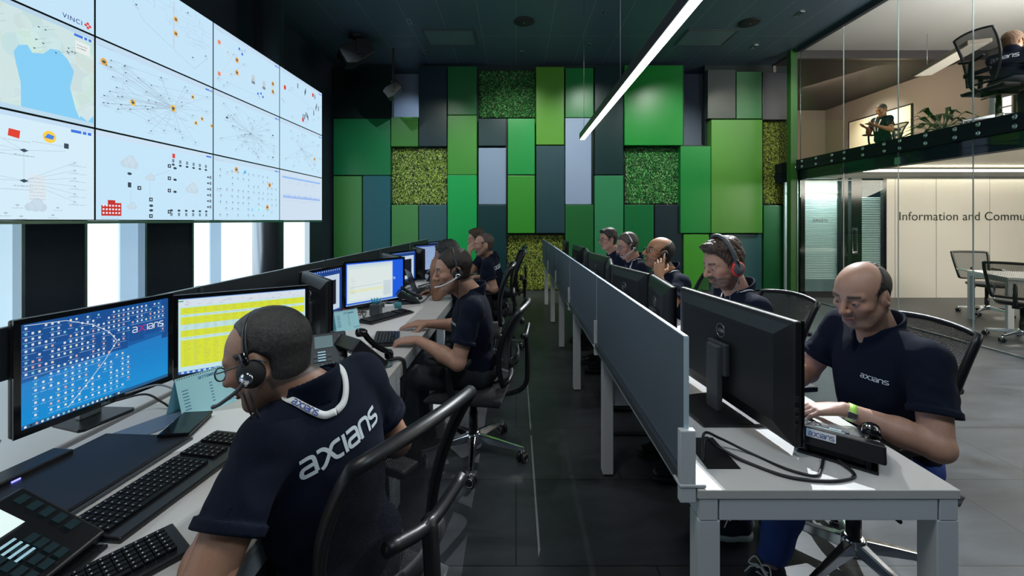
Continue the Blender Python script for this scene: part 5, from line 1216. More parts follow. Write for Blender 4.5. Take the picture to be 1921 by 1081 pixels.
def sdf_obj(name, sdf, h, mat_, parent=None, color=None):
    P, F_ = sdf.mesh(h)
    me = bpy.data.meshes.new(name); me.vertices.add(len(P)); me.vertices.foreach_set('co', P.astype(np.float32).ravel())
    me.loops.add(4 * len(F_)); me.loops.foreach_set('vertex_index', F_.astype(np.int32).ravel())
    me.polygons.add(len(F_)); me.polygons.foreach_set('loop_start', np.arange(0, 4 * len(F_), 4, dtype=np.int32))
    me.update(calc_edges=True); me.validate()
    me.polygons.foreach_set('use_smooth', np.ones(len(me.polygons), bool))
    if color is not None:
        c = color(P); a = me.color_attributes.new('Col', 'FLOAT_COLOR', 'POINT')
        a.data.foreach_set('color', np.concatenate([c, np.ones((len(P), 1))], 1).astype(np.float32).ravel())
    me.materials.append(mat_)
    o = bpy.data.objects.new(name, me); COL.objects.link(o)
    if parent is not None: o.parent = parent
    return o
def rotm(yaw, pitch, roll):
    """columns: forward, left, up. yaw about z, pitch>0 looks down, roll>0 tilts to own right"""
    cy, sy, cp, sp = math.cos(yaw), math.sin(yaw), math.cos(pitch), math.sin(pitch)
    f = V3(cy * cp, sy * cp, -sp); l = V3(-sy, cy, 0); u = np.cross(f, l)
    l2 = l * math.cos(roll) + u * math.sin(roll); u2 = np.cross(f, l2)
    return np.stack([f, l2, u2], 1)
def smooth(a, b, x): t = np.clip((x - a) / (b - a), 0, 1); return t * t * (3 - 2 * t)
def wob(p, f, s=0.): return np.sin(p[:, 0] * f + 1.7 * np.sin(p[:, 1] * f * .7 + s) + s) * np.cos(p[:, 2] * f * .9 + 1.3 * np.sin(p[:, 0] * f * .6 + s))

def head_skull(s, T, R, sc, grow=0.0, k=.02):
    E = lambda c, r: s.ell(T(c), V3(*r) * sc + grow, R, k)
    E((-.014, 0, .036), (.096, .076, .086)); E((.022, 0, .02), (.072, .066, .078))
def build_head(s, T, R, sc, look=0.0, jaw=1.0):
    head_skull(s, T, R, sc)
    E = lambda c, r, k=.012, o='u': s.ell(T(c), V3(*r) * sc, R, k, o)
    C = lambda a, b, r1, r2, k=.008, o='u', fl=None: s.cone(T(a), T(b), r1 * sc, r2 * sc, k, o, fl)
    E((.040, 0, -.018), (.052, .056, .075), .02)
    E((.018, 0, -.062), (.060, .054 * jaw, .044), .02)
    E((.066, 0, -.098), (.022, .026, .017), .02)
    for sy in (-1, 1):
        C((-.012, .062 * sy, -.035), (.05, .036 * sy, -.095), .014, .016, .025)        # jaw line
        E((.058, .047 * sy, -.022), (.026, .018, .018), .018)                          # cheekbone
        C((.082, .012 * sy, .022), (.070, .045 * sy, .022), .011, .011, .014)            # brow
        E((.099, .031 * sy, .002), (.020, .019, .012), .012, 's')                       # socket
    C((.089, 0, .018), (.116, 0, -.027), .0076, .0104, .009)
    E((.110, 0, -.031), (.015, .0125, .0105), .008)
    for sy in (-1, 1):
        E((.098, .013 * sy, -.032), (.012, .0075, .008), .005)
        E((.103, .0065 * sy, -.039), (.005, .0035, .004), .003, 's')
        E((.0775, .031 * sy, .001), (.0145, .0150, .0130), .004)                       # eyeball under lids
    C((.090, -.018, -.061), (.090, .018, -.061), .005, .005, .006); E((.0965, 0, -.0595), (.007, .016, .0048), .004)
    E((.0935, 0, -.0715), (.0085, .017, .0058), .005)
    C((.0985, -.021, -.0655), (.0985, .021, -.0655), .0012, .0012, .003, 's')
    E((.090, 0, -.083), (.010, .02, .004), .008, 's')
    for sy in (-1, 1):                                                                  # ears
        a = R @ V3(math.cos(.35), sy * math.sin(.35), 0); A = np.stack([a, np.cross(R[:, 2], a), R[:, 2]], 1)
        s.ell(T((-.012, .079 * sy, -.004)), V3(.019, .0075, .032) * sc, A, .005)
        s.ell(T((-.004, .070 * sy, -.010)), V3(.012, .012, .018) * sc, A, .01)
        s.ell(T((-.006, .0875 * sy, .002)), V3(.011, .006, .020) * sc, A, .004, 's')
        s.ell(T((-.010, .0835 * sy, .002)), V3(.005, .0035, .014) * sc, A, .003)
SKINC = dict(light=(.48, .27, .19), mid=(.40, .215, .14), tan=(.30, .15, .09), warm=(.42, .20, .10))
def face_color(P, T0, R, sc, base, stub, scol, brow, buzz, bcol):
    q = ((P - T0) @ R) / sc; x, y, z = q[:, 0], q[:, 1], q[:, 2]; ay = np.abs(y)
    c = np.tile(np.array(base), (len(P), 1)); n = np.sin(x * 300) * np.sin(y * 310 + 2) * np.sin(z * 290)
    hd = (np.linalg.norm(q, axis=1) < .19)
    def mixc(m, col): nonlocal c; m = np.clip(m, 0, 1)[:, None]; c = c * (1 - m) + np.array(col) * m
    mixc(.35 * np.exp(-((x - .07) ** 2 + (ay - .045) ** 2 + (z + .03) ** 2) / .0007) * hd, (.50, .14, .10))
    mixc(.4 * np.exp(-((x - .115) ** 2 + y ** 2 + (z + .03) ** 2) / .0003) * hd, (.50, .16, .11))
    lips = smooth(.024, .017, ay) * smooth(.079, .075, -z) * smooth(.054, .058, -z) * (x > .088)
    mixc(lips * .75 * hd, (.32, .10, .09))
    beard = np.maximum(smooth(-.045, -.062, z) * smooth(-.02, .0, x), smooth(-.028, -.045, z) * smooth(.02, .0, x - .02) * (ay > .045)) * (1 - lips) * (z > -.14) * (x > -.03)
    moust = smooth(.032, .024, ay) * smooth(-.062, -.056, z) * smooth(-.040, -.045, z) * (x > .08)
    mixc(np.maximum(beard, moust) * stub * (.85 + .3 * n) * hd, scol)
    bz = smooth(.018, .022, z - .10 * np.maximum(ay - .03, 0)) * smooth(.034, .028, z) * smooth(.011, .016, ay) * smooth(.056, .05, ay) * (x > .045)
    mixc(bz * brow * hd, bcol)
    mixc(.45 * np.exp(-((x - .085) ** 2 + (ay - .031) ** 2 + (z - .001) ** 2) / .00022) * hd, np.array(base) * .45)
    if buzz: mixc(buzz(x, ay, z) * hd, bcol)
    return c * (1 + .04 * n[:, None])
def hair_region(style):
    """signed function <0 where hair grows, in head coordinates"""
    def f(x, y, z):
        ay = np.abs(y)
        top = np.maximum(.079 - z + .35 * np.maximum(ay - .03, 0), x - .080 + (z - .08) * .35)
        side = np.maximum(.020 - z, x - .034 - .55 * np.maximum(z - .025, 0)); burn = np.maximum(-.012 - z, x - .026)
        back = np.maximum(-.072 - z, x + .022)
        g = np.minimum(np.minimum(top, side), np.minimum(burn, back))
        ear = .034 - np.sqrt((x + .008) ** 2 + (ay - .082) ** 2 + (z + .012) ** 2 * .8)
        g = np.maximum(g, ear)
        if style == 'bald': g = np.maximum(g, (x - .040 + .95 * np.maximum(z - .015, 0)) * .7)
        if style == 'receding': g = np.maximum(g, np.maximum(x - .070 + 1.2 * np.maximum(ay - .01, 0) * (z > .04), -1) - .35 * np.maximum(0, .055 - z)) if 0 else np.maximum(g, np.where(z > .035, x - .060 + .9 * np.maximum(ay - .012, 0), -1))
        if style == 'thin': g = np.maximum(g, np.where(z > .03, x - .035 + .6 * np.maximum(ay - .012, 0), -1))
        return g
    return f
def build_hair(T0, T, R, sc, style, thick, tuft, freq, extra=None):
    s = Sdf(); head_skull(s, T, R, sc, thick)
    s.ell(T((-.02, 0, -.03)), V3(.07, .062, .055) * sc + thick * .5, R, .02)
    if extra == 'quiff': s.ell(T((.060, -.0, .092)), V3(.045, .055, .030) * sc, R, .02); s.ell(T((-.02, 0, .085)), V3(.08, .07, .045) * sc, R, .03)
    if extra == 'wavy':
        s.ell(T((.055, .0, .098)), V3(.052, .060, .034) * sc, R, .02); s.ell(T((.088, .0, .075)), V3(.026, .050, .022) * sc, R, .015); s.ell(T((-.02, 0, .095)), V3(.085, .075, .045) * sc, R, .03)
    if extra == 'bun': s.ell(T((-.035, 0, .06)), V3(.105, .092, .088) * sc, R, .03); s.ell(T((-.06, 0, .0)), V3(.06, .078, .07) * sc, R, .03)
    rg = hair_region(style)
    def reg(p): q = ((p - T0) @ R) / sc; return rg(q[:, 0], q[:, 1], q[:, 2]) * sc + .0025 * wob(q, 160, 1.)
    s.op(reg, None, 0, 'i', .010)
    def dz(p): q = ((p - T0) @ R) / sc; return tuft * (wob(q, freq, .4) + .6 * wob(q, freq * 2.3, 2.) + .35 * wob(q, freq * 4.5, 4.))
    s.disp(dz); return s
def hand(s, W, d, n, side, curl, sc=1.0, spread=1.0, thumb=.75):
    d = nrm(d); n = np.asarray(n, float); n = nrm(n - d * (n @ d)); t = np.cross(d, n) if side == 'R' else np.cross(n, d)
    offs = (.030, .010, -.011, -.030); kl = (.090, .093, .088, .080); ph = ((.043, .026, .021), (.047, .030, .022), (.044, .028, .021), (.035, .022, .019)); rr = ((.0098, .0085, .0075), (.0098, .0085, .0075), (.0093, .008, .0072), (.0083, .0072, .0064))
    s.ell(W + d * .045 * sc, V3(.052, .036, .015) * sc, np.stack([d, t, n], 1), .015)
    for i in range(4):
        K = W + (d * kl[i] + t * offs[i]) * sc
        s.cone(W + (d * .012 + t * offs[i] * .55) * sc, K, .0135 * sc, .0112 * sc, .010)
        a = curl[i] * .55 * (1.0 if i < 3 else 1.08); p = K; dd = d + t * offs[i] * 2.6 * spread; dd = nrm(dd)
        for j in range(3):
            v = dd * math.cos(a) + n * math.sin(a); e = p + v * ph[i][j] * sc
            s.cone(p, e, rr[i][j] * sc * 1.04, rr[i][j] * sc * .93, .0035); p = e; a += curl[i] * (.75, .55, .4)[j]
    b = W + (d * .022 + t * .022 + n * .008) * sc; c = curl[4]
    v = nrm(d * .62 + t * thumb + n * .28); e = b + v * .044 * sc; s.cone(b, e, .0155 * sc, .0125 * sc, .010)
    v2 = nrm(d * (.8 + .1 * c) + t * thumb * (.5 - .5 * c) + n * (.25 + .35 * c)); e2 = e + v2 * .032 * sc; s.cone(e, e2, .0118 * sc, .0102 * sc, .004)
    v3 = nrm(d * .95 + t * (.15 - .5 * c) + n * (.2 + .4 * c)); s.cone(e2, e2 + v3 * .025 * sc, .0103 * sc, .0082 * sc, .004)
def ik(a, w, l1, l2, hint):
    d = w - a; L = np.linalg.norm(d); 
    if L > (l1 + l2) * .998: w = a + d / L * (l1 + l2) * .998; d = w - a; L = np.linalg.norm(d)
    x = (l1 * l1 - l2 * l2 + L * L) / (2 * L); h = math.sqrt(max(l1 * l1 - x * x, 0)); u = d / L; hv = np.asarray(hint, float) - a; hv = hv - u * (hv @ u)
    return a + u * x + nrm(hv) * h, w
HAIRC = dict(dark=(.018, .013, .010), grey=(.045, .043, .042), brown=(.05, .028, .016), sand=(.16, .09, .045), black=(.008, .008, .009), ginger=(.14, .065, .025), ash=(.07, .055, .045))
def person(label, pelvis, neck, head, hyaw, hpitch=0., hroll=0., syaw=180., body_yaw=180., arms=None, vox=.005, skin='light', hair=('short', .006, .0012, 170, 'dark', None), stub=0., brow=.8,
           bulk=1.0, hsc=1.0, legs=None, legs_on=True, shoes='black', collar=True, vneck=0., trouser='trouser', shirt='navy', glasses=None, sleeve=.62, ear_only=False, group=None, arm_scale=1.0):
    by = R_(body_yaw); root = V3(pelvis[0], pelvis[1], 0); Rb = rotm(by, 0, 0)
    tl = lambda p: (np.asarray(p, float) - root) @ Rb
    dl = lambda v: np.asarray(v, float) @ Rb
    Pv = tl(pelvis); Nk = tl(neck); Hc = tl(head); hy = R_(hyaw) - by; R = rotm(hy, R_(hpitch), R_(hroll)); sc = hsc * 1.0
    T = lambda c: Hc + (R @ (np.asarray(c, float) * sc))
    sf = dl(V3(math.cos(R_(syaw)), math.sin(R_(syaw)), 0)); up = nrm(Nk - Pv); sf = nrm(sf - up * (sf @ up)); sl = np.cross(up, sf)   # chest forward / left
    A = np.stack([sf, sl, up], 1)
    pf, pls = V3(1, 0, 0), V3(0, 1, 0)
    B = bulk; sh = {1: Nk - up * .045 + sl * .160 * B, -1: Nk - up * .045 - sl * .160 * B}
    if arms:
        for side, a in arms.items():
            if 'lift' in a: sh[1 if side == 'L' else -1] = sh[1 if side == 'L' else -1] + dl(a['lift'])
    Ch = Nk - up * .17 + sf * .012; Be = Pv + (Nk - Pv) * .40 + sf * .02
    s = Sdf()
    build_head(s, T, R, sc)
    s.cone(T((-.022, 0, -.055)), Nk - up * .01 + sf * .005, .055 * sc, .060, .03)
    s.cone(T((.028, 0, -.088)), Nk + sf * .045 - up * .035, .030, .035, .03)
    s.cone(Nk - up * .045 + sl * .03, sh[1] - up * .008, .036, .040, .03); s.cone(Nk - up * .045 - sl * .03, sh[-1] - up * .008, .036, .040, .03)
    s.ell(Ch, (.088 * B, .140 * B, .17), A, .04); s.ell(Be, (.085 * B, .125 * B, .17), A, .05); s.ell(Pv, (.09, .14, .10), None, .04)
    J = {}
    for side, a in (arms or {}).items():
        sg = 1 if side == 'L' else -1; S = sh[sg]; W = tl(a['w']); Eb, W = ik(S, W, .285 * arm_scale, .262 * arm_scale, tl(a['e']))
        J[side] = (S, Eb, W); u = nrm(Eb - S); fo = nrm(W - Eb)
        hn = dl(a['n']); hd_ = dl(a['d'])
        s.cone(S, Eb, .050 * B, .040 * B, .02); s.ell(S + (Eb - S) * .45, (.06 * B, .046 * B, .052 * B), np.stack([u, nrm(np.cross(u, V3(.1, .3, 1))), np.cross(u, nrm(np.cross(u, V3(.1, .3, 1))))], 1), .02)
        s.cone(Eb, Eb + fo * .10, .041 * B, .043 * B, .012); s.cone(Eb + fo * .09, W - fo * .01, .042 * B, .0265, .012); s.ell(Eb, (.042 * B,) * 3, None, .01)
        s.cone(W - fo * .03, W + nrm(hd_) * .02, .0262, .0255, .012, fl=(hn, .78))
        hand(s, W, hd_, hn, side, a.get('c', (.5, .5, .5, .5, .3)), a.get('hs', 1.0), a.get('sp', 1.0), a.get('th', .75))
    L = {}
    if legs_on:
        for side, sg in (('L', 1), ('R', -1)):
            H = Pv + V3(.0, .09 * sg, -.02); lg_ = (legs or {}).get(side, {})
            K = tl(lg_['k']) if 'k' in lg_ else Pv + V3(.43, .12 * sg, -.03); An = tl(lg_['a']) if 'a' in lg_ else V3(K[0] + .02, K[1], .10)
            L[side] = (H, K, An); s.cone(H, K, .066, .048, .03); s.cone(K, An, .046, .030, .02)
            ft = nrm(dl(V3(*lg_['sd']))) if 'sd' in lg_ else V3(1, 0, 0); s.cone(An, An + ft * .10 + V3(0, 0, -.04), .028, .018, .02)
    st, thick, tuft, fr, hc, ex = hair; hcol = np.array(HAIRC[hc])
    bz = None
    if st in ('bald', 'receding', 'thin', 'short'):
        rg = hair_region(st)
        bz = lambda x, ay, z: smooth(.004, -.004, rg(x, ay, z)) * .85
    base = SKINC[skin]
    arms_dark = hcol
    body = sdf_obj('person', s, vox, M['skin'], None, lambda P: face_color(P, Hc, R, sc, base, stub, hcol * .9 + .01, brow, bz, hcol))
    body.location = root; body.rotation_euler = (0, 0, by); tag(body, label, 'person', group)
    # eyes
    for sy in (-1, 1):
        ev_ = MB(); c = T((.0785, .031 * sy, .0005)); f = R @ nrm(V3(1, 0, -.25)); r0 = .0138 * sc
        U = nrm(np.cross(f, R[:, 2])); W_ = np.cross(U, f); n1, n2 = 9, 16; Vv = []; 
        for i in range(n1 + 1):
            th = 1.1 * i / n1
            for j in range(n2): a = 2 * PI * j / n2; Vv.append(c + (f * math.cos(th) + (U * math.cos(a) + W_ * math.sin(a)) * math.sin(th)) * (r0 + .0006))
        for i in range(n1):
            col_ = (.004, .004, .005) if i < 2 else (.06, .035, .02) if i < 4 else (.55, .52, .50)
            ev_.add([Vv[i * n2 + j] for j in range(n2)] + [Vv[(i + 1) * n2 + j] for j in range(n2)], [(j, (j + 1) % n2, n2 + (j + 1) % n2, n2 + j) for j in range(n2)], col_, True)
        # lids: the eye caps are trimmed above and below
        zl = [(R[:, 2] @ (np.array(v) - Hc)) / sc for v in ev_.v]
        keep = [i for i, f_ in enumerate(ev_.f) if all(-.0065 < zl[k] < .0050 - (.003 if hpitch > 8 else 0) for k in f_)]
        ev_.f = [ev_.f[i] for i in keep]; ev_.c = [ev_.c[i] for i in keep]; ev_.sm = [ev_.sm[i] for i in keep]
        if ev_.f and vox < .008: ev_.build('eye', mat('eye_surface', attr='Col', rough=.15), body)
    if thick > 0: sdf_obj('hair', build_hair(Hc, T, R, sc, st, thick, tuft, fr, ex), max(.0028, vox * .8), M['hair'], body, lambda P: np.tile(hcol, (len(P), 1)) * (1 + .15 * wob(P, 90)[:, None]))
    # shirt
    g = .011
    q = Sdf()
    q.ell(Ch, V3(.098 * B, .150 * B, .18) + g, A, .04); q.ell(Be, V3(.100 * B, .140 * B, .19) + g, A, .06); q.ell(Pv + V3(0, 0, .03), V3(.115, .150 * B, .10) + g, None, .05)
    for sg in (1, -1): q.cone(Nk - up * .022 + sl * .035 * sg, sh[sg], .050, .054 * B, .035)
    for sg in (1, -1): q.ell(sh[sg] - up * .03, (.058 * B, .054 * B, .060 * B), A, .04); q.ell(Ch + sl * .07 * sg - sf * .035 + up * .05, (.05, .07, .09), A, .03)
    def folds(p): w = np.clip((-(p - Ch) @ up) * 6 + .6, .25, 1.3); return .0032 * w * (wob(p @ A, 26, .3) + .7 * wob((p @ A) * V3(.5, 1, 1.6), 44, 1.1))
    q.disp(folds)
    for side, (S, Eb, W) in J.items():
        u = nrm(Eb - S); L1 = np.linalg.norm(Eb - S); cut = S + u * L1 * sleeve; z = Sdf()
        z.cone(S - u * .0, S + u * L1 * .8, .0545 * B, .061 * B, .01); z.disp(lambda p, u=u: .0028 * wob(p, 48, 2.) + .002 * wob(p, 85, 1.))
        z.half(cut, u, .002); 
        inn = Sdf(); inn.cone(cut - u * .03, cut + u * .08, .051 * B, .055 * B); z.sub(inn, .003)
        q.op(z.ev, (S + cut) / 2, L1 * sleeve / 2 + .08, 'u', .022)
        hem = Sdf(); hem.cone(cut - u * .028, cut - u * .002, .0655 * B, .0655 * B); hem.half(cut, u, .001); hem.half(cut - u * .022, -u, .001); hem.sub(inn, .002)
        q.op(hem.ev, cut, .09, 'u', .002)
    # neck opening
    no = Sdf(); no.cone(T((-.022, 0, -.05)), Nk - up * .015 + sf * .008, .060 * sc, .066, .01)
    if vneck: no.cone(Nk + sf * .10 + up * .0, Nk + sf * .115 - up * vneck, .034, .004, .01)
    top = Nk + up * .03; no.half(Nk - up * (.035 + vneck), -up, .004)
    q.sub(no, .004)
    body_s = sdf_obj('shirt', q, max(.0045, vox), M[shirt], body)
    if collar:
        c = Sdf(); a0, a1 = Nk + up * .040 - sf * .012, Nk - up * .028 + sf * .016; c.cone(a0, a1, .071 * sc, .082, .01); inn = Sdf(); inn.cone(a0 + up * .03, a1 - up * .03, .0625 * sc, .0755, .01); c.sub(inn, .002)
        c.half(a0 + sf * .0, up + sf * .25, .002); c.half(a1 - up * .005, -up, .002)
        if vneck: w_ = Sdf(); w_.cone(Nk + sf * .09 + up * .06, Nk + sf * .10 - up * .05, .040, .012, .01); c.sub(w_, .003)
        else: w_ = Sdf(); w_.cone(Nk + sf * .09 + up * .05, Nk + sf * .09 - up * .05, .022, .004, .01); c.sub(w_, .003)
        sdf_obj('collar', c, .004, M['navy_plain'], body)
    if legs_on:
        t = Sdf(); t.ell(Pv + V3(0, 0, -.02), (.135, .175, .11), None, .04)
        for side, (H, K, An) in L.items():
            d = nrm(An - K); t.cone(H, K, .092, .070, .03); t.cone(K, An - d * .0, .069, .054, .02); 
        t.disp(lambda p: .004 * wob(p, 30, .7) + .003 * wob(p * V3(1, 1, .5), 60, .2))
        for side, (H, K, An) in L.items():
            d = nrm(An - K); cut = An - d * (.055 if trouser == 'jeans' else .01); cc_ = Sdf(); cc_.cone(cut + d * .065, cut + d * .2, .07, .09, .01); t.sub(cc_, .002)
        sdf_obj('trousers', t, max(.006, vox), M[trouser], body)
        for side, (H, K, An) in L.items(): shoe(body, An, shoes, (legs or {}).get(side, {}), dl)
    ctx = dict(o=body, T=T, R=R, sc=sc, J=J, up=up, sf=sf, sl=sl, Nk=Nk, Ch=Ch, Pv=Pv, shirt=body_s, tl=tl, dl=dl, Rb=Rb, root=root, q=q)
    if glasses: add_glasses(ctx, glasses)
    return ctx
def shoe(parent, An, kind, spec, dl):
    sd = dl(V3(*spec['sd'])) if 'sd' in spec else V3(1, 0, 0); sd = nrm(sd); up = nrm(V3(0, 0, 1) - sd * sd[2]); lf = np.cross(up, sd); A = np.stack([sd, lf, up], 1)
    o = An - up * .075 - sd * .02; X = lambda a, b, c: o + sd * a + lf * b + up * c
    s = Sdf(); s.cone(X(.0, 0, .035), X(.07, 0, .032), .037, .040, .02); s.cone(X(.07, 0, .03), X(.19, .0, .022), .042, .034, .03); s.cone(X(0, 0, .05), X(0, 0, .085), .038, .037, .02); s.cone(X(.03, 0, .07), X(.14, 0, .04), .034, .03, .02)
    inn = Sdf(); inn.cone(X(.0, 0, .08), X(.0, 0, .14), .030, .034); s.sub(inn, .004); s.half(X(0, 0, .008), -up, .002)
    u = sdf_obj('shoe', s, .005, mat('navy_canvas', (.008, .012, .03), .7, 0, .4, 500) if kind == 'sneaker' else M['black'], parent)
    w = Sdf(); w.cone(X(-.002, 0, .006), X(.08, 0, .006), .044, .047, .02); w.cone(X(.08, 0, .006), X(.192, 0, .006), .048, .040, .02); w.half(X(0, 0, .018), up, .002); w.half(X(0, 0, -.008), -up, .002)
    sdf_obj('sole', w, .005, mat('pale_rubber', (.45, .58, .60), .5) if kind == 'sneaker' else M['black_soft'], u)
    if kind == 'sneaker':
        l = MB()
        for k in range(6):
            a = .058 + k * .018; h = .1 - k * .0095
            l.tube([X(a, -.026, h - .014), X(a + .006, 0, h - .001), X(a + .014, .026, h - .014)], .0032, 6); l.tube([X(a + .014, -.026, h - .022), X(a + .008, 0, h + .001), X(a, .026, h - .010)], .0032, 6)
        for sy in (-1, 1): l.tube(spline([X(.055, 0, .103), X(.05, .03 * sy, .115), X(.075, .045 * sy, .09), X(.062, .01 * sy, .10)], 4), .003, 6); l.tube([X(.055, 0, .10), X(.08, .035 * sy, .085), X(.10, .05 * sy, .06)], .003, 6)
        l.build('lace', M['paper'], u)
        w2 = Sdf(); w2.cone(X(-.036, 0, .05), X(-.034, 0, .085), .018, .016); sdf_obj('heel_tab', w2, .004, mat('pale_rubber', ()), u)
def add_glasses(c, kind):
    T = c['T']; g = MB(); m = M['black'] if kind == 'black' else mat('dark_glasses_frame', (.02, .05, .07), .3)
    r1, r2 = (.023, .017) if kind == 'black' else (.024, .016)
    for sy in (-1, 1): g.tube([T((.108 - .22 * abs(.033 + r1 * math.cos(q)) ** 1.2, sy * (.033 + r1 * math.cos(q)), -.001 + r2 * math.sin(q))) for q in [2 * PI * k / 20 for k in range(20)]], .0016 if kind != 'black' else .0022, 6, closed=True)
    g.tube([T((.105, -.010, .004)), T((.108, 0, .007)), T((.105, .010, .004))], .0018, 6)
    for sy in (-1, 1): g.tube(spline([T((.095, .059 * sy, .006)), T((.075, .078 * sy, .006)), T((.02, .088 * sy, .008)), T((-.02, .092 * sy, .012)), T((-.045, .088 * sy, -.004))], 4), .0026 if kind != 'black' else .0035, 6, flat=.6)
    f = g.build('glasses', m, c['o'])
    for sy in (-1, 1):
        l = MB(); l.add([T((.1065 - .22 * abs(.033 + r1 * math.cos(q)) ** 1.2, sy * (.033 + r1 * math.cos(q)), -.001 + r2 * math.sin(q))) for q in [2 * PI * k / 20 for k in range(20)]], [tuple(range(20))])
        l.build('lens', _m.get('spectacle_lens') or glass_mat('spectacle_lens', (.9, .95, .95), 1.0), f)
def add_headset(c, mic=1, pads=1, col='black', bandx=-.01, mic_side=1, mic_col='grey_plastic', grow=0.0, br=.0042):
    T = c['T']; g = MB(); rz = .134 + grow; ry = .094 + grow * .4
    pts = [T((bandx + .0, ry * math.cos(a), -.01 + rz * math.sin(a))) for a in np.linspace(-.0, PI, 26)]
    g.tube(pts, br, 8, flat=1.5 if br < .01 else 1.2, up=c['R'][:, 0]); h = g.build('headset', M[col], c['o'])
    for sy in (-1, 1):
        g = MB(); g.tube([T((bandx, (ry + .003) * sy, .035)), T((bandx, (ry + .004) * sy, -.01))], .0065, 8, flat=1.4, up=c['R'][:, 0])
        g.build('slider', M['black_gloss'], h)
    for sy in (-1, 1):
        p = MB()
        if pads == 1 and sy != mic_side: continue
        M3 = Matrix(c['R'].tolist()).to_4x4() @ Matrix.Rotation(-sy * PI / 2, 4, 'X')
        p.lathe([(.020, .0), (.030, .002), (.032, .012), (.026, .018), (.020, .024), (.008, .026)], T((bandx - .0, .079 * sy, -.018)), 24, M3)
        p.build('ear_pad', M['black_soft'], h)
    if mic:
        sy = mic_side
        b = MB(); b.tube(spline([T((bandx + .005, .104 * sy, -.028)), T((.03, .103 * sy, -.045)), T((.085, .085 * sy, -.062)), T((.125, .055 * sy, -.068))], 6), [.0065] * 3 + [.0042] * 13 + [.0052] * 3, 8)
        b.ell if 0 else None
        b.build('mic_boom', M[mic_col], h)
        k = MB(); M3 = Matrix(c['R'].tolist()).to_4x4() @ Matrix.Rotation(-sy * PI / 2, 4, 'X'); k.lathe([(.014, 0), (.015, .004), (.009, .007)], T((bandx + .002, .103 * sy, -.025)), 20, M3); k.build('mic_pivot', M['chrome'], h)
    return h
def surf(c):
    if 'bvh' not in c:
        me = c['shirt'].data; c['bvh'] = BVHTree.FromPolygons([v.co[:] for v in me.vertices], [p.vertices[:] for p in me.polygons])
    return c['bvh']
def on_shirt(c, p, d, off=.002):
    """hit the shirt from p along d"""
    loc, n, i, ds = surf(c).ray_cast(Vector(p), Vector(nrm(d)).normalized())
    return None if loc is None else loc + n * off * (1 if n.dot(Vector(d)) < 0 else -1)
def shirt_logo(c, org, right, upv, d, size, w=.15, mt='logo_white'):
    right, upv, d = nrm(right), nrm(upv), nrm(d); mb = MB()
    for q, i in logo_quads(w):
        P = [on_shirt(c, org + right * a * size + upv * b * size - d * .3, d, .0016) for a, b in q]
        if all(p is not None for p in P): mb.add(P, [(0, 1, 2, 3)], None, True)
    if mb.f: mb.build('shirt_logo', M[mt], c['shirt'])
def lanyard(c, pts2, width=.018, mt='paper', off=.004, name='lanyard', text=None):
    """strip laid on the shirt; pts2: list of (point, ray direction)"""
    P = [(Vector(p) if r is None else on_shirt(c, p, r, off)) for p, r in pts2]
    P = [p for p in P if p is not None]
    if len(P) < 2: return None
    S = spline(P, 5); mb = MB(); n = len(S); Vv = []
    cen = Vector(c['Nk'] + c['sf'] * .02 - c['up'] * .1)
    for i, p in enumerate(S):
        t = (S[min(i + 1, n - 1)] - S[max(i - 1, 0)]).normalized(); nn = (p - cen).normalized(); sd = t.cross(nn).normalized() * width / 2
        hit = surf(c).find_nearest(p); q = p
        if hit[0] is not None:
            nv = hit[1]; nv = nv if (p - hit[0]).dot(nv) >= 0 or True else -nv; sd = t.cross(nv).normalized() * width / 2
        Vv += [q - sd, q + sd]
    mb.add(Vv, [(2 * i, 2 * i + 1, 2 * i + 3, 2 * i + 2) for i in range(n - 1)], None, True)
    o = mb.build(name, M[mt], c['o'])
    if text:      # wordmark running along the strip
        s0, size, rev = text; acc = [0.0]
        for a, b in zip(S[:-1], S[1:]): acc.append(acc[-1] + (b - a).length)
        def on_strip(u, v):
            u = min(max(u, 0), acc[-1] - 1e-5); i = int(np.searchsorted(acc, u, side='right')) - 1; f = (u - acc[i]) / (acc[i + 1] - acc[i])
            l, r_ = Vector(Vv[2 * i]).lerp(Vector(Vv[2 * i + 2]), f), Vector(Vv[2 * i + 1]).lerp(Vector(Vv[2 * i + 3]), f); p = l.lerp(r_, v)
            return p + (p - cen).normalized() * .0022
        tm = MB()
        for q, i in logo_quads(.2): tm.add([on_strip(s0 + (LOGO_W - a if rev else a) * size, (.5 + (b - .5) * size / width)) for a, b in q], [(0, 1, 2, 3)])
        tm.build('strap_lettering', mat('blue_strap_ink', (.05, .09, .35), .6), o)
    m = o.modifiers.new('Solid', 'SOLIDIFY'); m.thickness = .0012; m.offset = 1
    return o, S
def neck_strap(c, width=.017, mt='paper', drop=.30, text=None):
    """lanyard round the neck and down the chest"""
    Nk, up, sf, sl = c['Nk'], c['up'], c['sf'], c['sl']
    def half(sg):
        P = []
        for a in np.linspace(PI, .9, 7):
            base_ = Nk + sl * sg * .30 * 0 + up * .25 + sf * (.078 * math.cos(a)) + sl * sg * .078 * math.sin(a)
            h = on_shirt(c, base_, -up, .004); P.append((h if h is not None else base_ - up * .25, None))
        for k in range(1, 6):
            y = .070 * (1 - k / 7); P.append((Nk + sf * .4 - up * (.03 + drop * k / 6) + sl * sg * y, -sf))
        return lanyard(c, P, width, mt, text=text if sg == 1 else None)
    half(1); half(-1)
# ================================================================ THE PEOPLE IN THE PHOTO
DN = (0, 0, -1)
